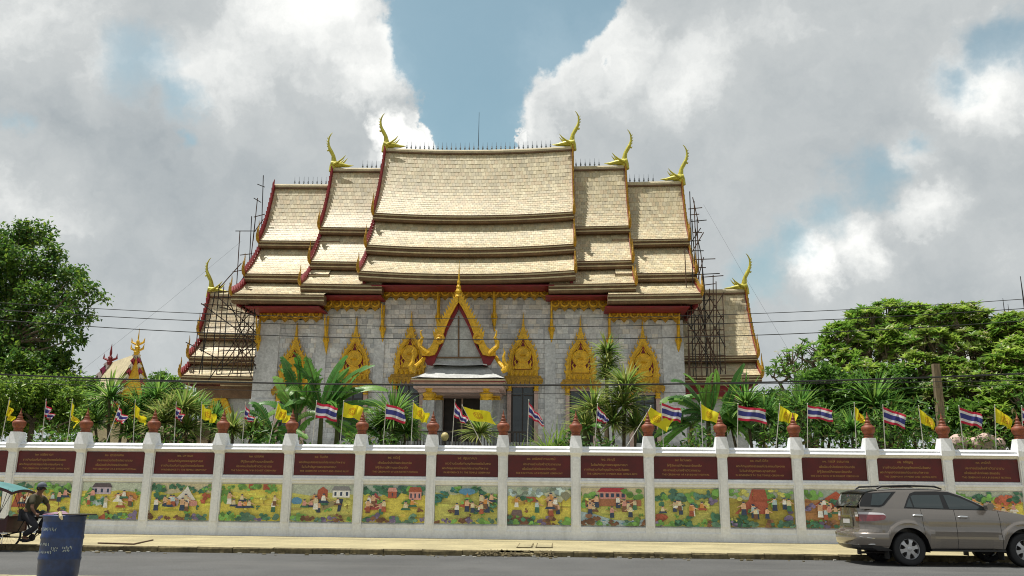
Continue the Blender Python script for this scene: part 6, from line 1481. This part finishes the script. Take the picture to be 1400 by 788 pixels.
def rider():
    hip = rp(38.5, 705); sh = rp(52, 679); nk = rp(54.5, 675); hd = rp(57, 668); t = thing('person', 'rickshaw rider in dark olive shirt, dark trousers and pale cap, leaning on the handlebar', 'person', (hip.x, YR, 0))
    V = Vector; gl, gr = hl+V((-.04, -.02, .035)), hr+V((-.04, .02, .035))
    shR, shL = sh+V((-.02, -.19, -.02)), sh+V((.02, .19, -.02))
    elR, elL = shR.lerp(gl, .52)+V((-.03, -.07, -.06)), shL.lerp(gr, .52)+V((.05, .05, -.02))
    wrR, wrL = gl+V((-.05, 0, .02)), gr+V((-.05, 0, .02))
    hpR, hpL = hip+V((.02, -.10, 0)), hip+V((.02, .10, 0))
    ankR, ankL = ped_r+V((-.07, 0, .10)), ped_l+V((-.07, 0, .10))
    def knee(h, a, out):
        m = (h+a)/2; d = a-h; L = .86; k = math.sqrt(max(.001, (L/2)**2-(d.length/2)**2)); n = V((-d.z, 0, d.x)).normalized(); n = n if n.x > 0 else -n; return m+n*k+V((0, out, 0))
    knR, knL = knee(hpR, ankR, -.03), knee(hpL, ankL, .03)
    chest = hip.lerp(sh, .66)+V((-.02, 0, .02))
    J = [(hip, (.155, .125)), (hip.lerp(sh, .35)+V((-.03, 0, .03)), (.15, .12)), (chest, (.165, .125)), (nk+V((-.02, 0, -.01)), (.07, .07)), (hd+V((-.015, 0, -.08)), (.062, .062)), (hd, (.088, .105)), (hd+V((.01, 0, .06)), (.075, .09)),
         (shR, .062), (elR, .045), (wrR, .028), (shL, .062), (elL, .045), (wrL, .028), (hpR, .095), (knR, .062), (ankR, .042), (ped_r+V((.11, 0, .04)), .035), (hpL, .095), (knL, .062), (ankL, .042), (ped_l+V((.11, 0, .04)), .035), (gl+V((.005, 0, .005)), .026), (gr+V((.005, 0, .005)), .026)]
    E = [(0, 1), (1, 2), (2, 3), (3, 4), (4, 5), (5, 6), (2, 7), (7, 8), (8, 9), (2, 10), (10, 11), (11, 12), (0, 13), (13, 14), (14, 15), (15, 16), (0, 17), (17, 18), (18, 19), (19, 20), (9, 21), (12, 22)]
    body = skin_mesh('body', J, E, ['skin'], t)
    # five fingers and a thumb's grip on each side, nose and ears
    mb = MB()
    for g, s in ((gl, -1), (gr, 1)):
        for k in range(4): x = -.035+.022*k; q = g+V((x+.015, 0, 0)); l = (.9, 1, .95, .8)[k]; mb.tube([q+V((0, 0, .012)), q+V((.0, s*.022, .012)), q+V((0, s*.03, -.022*l)), q+V((0, s*.01, -.048*l)), q+V((0, -s*.012, -.046*l))], [.011, .0105, .010, .009, .007], 6)
        q = g+V((-.03, -s*.01, -.005)); mb.tube([q, q+V((.02, -s*.02, -.02)), q+V((.045, -s*.012, -.042))], [.012, .011, .008], 6)
    mb.build('fingers', 'skin', body, True)
    f = V((1, 0, -.15)).normalized()
    mb = MB(); mb.tube([hd+f*.085+V((0, 0, .02)), hd+f*.118+V((0, 0, -.012)), hd+f*.09+V((0, 0, -.022))], [.012, .018, .012], 6)
    for s in (-1, 1): mb.tube([hd+V((-.005, s*.083, .025)), hd+V((-.02, s*.097, .01)), hd+V((-.005, s*.083, -.03))], [.012, .02, .01], 6)
    mb.build('nose_and_ears', 'skin', body, True)
    mb = MB()
    for s in (-1, 1): mb.tube([hd+f*.088+V((0, s*.045, .012)), hd+f*.097+V((0, s*.026, .014))], .009, 5)
    mb.tube([hd+f*.09+V((0, -.028, -.05)), hd+f*.10+V((0, 0, -.05)), hd+f*.09+V((0, .028, -.05))], .007, 5); mb.build('eyes_and_mouth', 'hair', body)
    # clothes: a shirt and trousers a little larger than the limbs under them
    g = .016
    S1 = [(hip+V((0, 0, -.02)), (.155+g, .125+g)), (J[1][0], (.15+g, .12+g)), (chest, (.165+g, .125+g)), (nk+V((-.03, 0, -.035)), (.085, .085)), (shR, .062+g*1.3), (shR.lerp(elR, .75), .058+g), (shL, .062+g*1.3), (shL.lerp(elL, .75), .058+g)]
    skin_mesh('shirt', S1, [(0, 1), (1, 2), (2, 3), (2, 4), (4, 5), (2, 6), (6, 7)], ['shirt'], t)
    T1 = [(hip+V((0, 0, -.01)), (.16+g, .13+g)), (hpR, .10+g), (knR, .072+g), (ankR+V((0, 0, .05)), .056+g), (hpL, .10+g), (knL, .072+g), (ankL+V((0, 0, .05)), .056+g)]
    skin_mesh('trousers', T1, [(0, 1), (1, 2), (2, 3), (0, 4), (4, 5), (5, 6)], ['trousers'], t)
    for a, p in ((ankR, ped_r), (ankL, ped_l)): mb = MB(); mb.tube([a+V((-.05, 0, -.06)), a+V((.04, 0, -.06)), p+V((.10, 0, .035)), p+V((.15, 0, .03))], [.035, .045, .04, .02], 8); mb.build('shoe', 'rubber', t, True)
    mb = MB(); mb.lathe([(.112, 0), (.114, .03), (.105, .07), (.075, .105), (.02, .125)], 16, hd+V((0, 0, .035))); mb.grid([[hd+V((.08, y, .055)) for y in np.linspace(-.09, .09, 7)], [hd+V((.20-.6*abs(y)**1.3, y, .03)) for y in np.linspace(-.085, .085, 7)], [hd+V((.08, y, .04)) for y in np.linspace(-.09, .09, 7)]])
    mb.build('cap', 'cap_cloth', t, True)
    mb = MB(); mb.lathe([(.085, -.045), (.103, -.01), (.106, .035)], 14, hd+V((-.02, 0, .0))); mb.build('hair', 'hair', t, True)
rider()
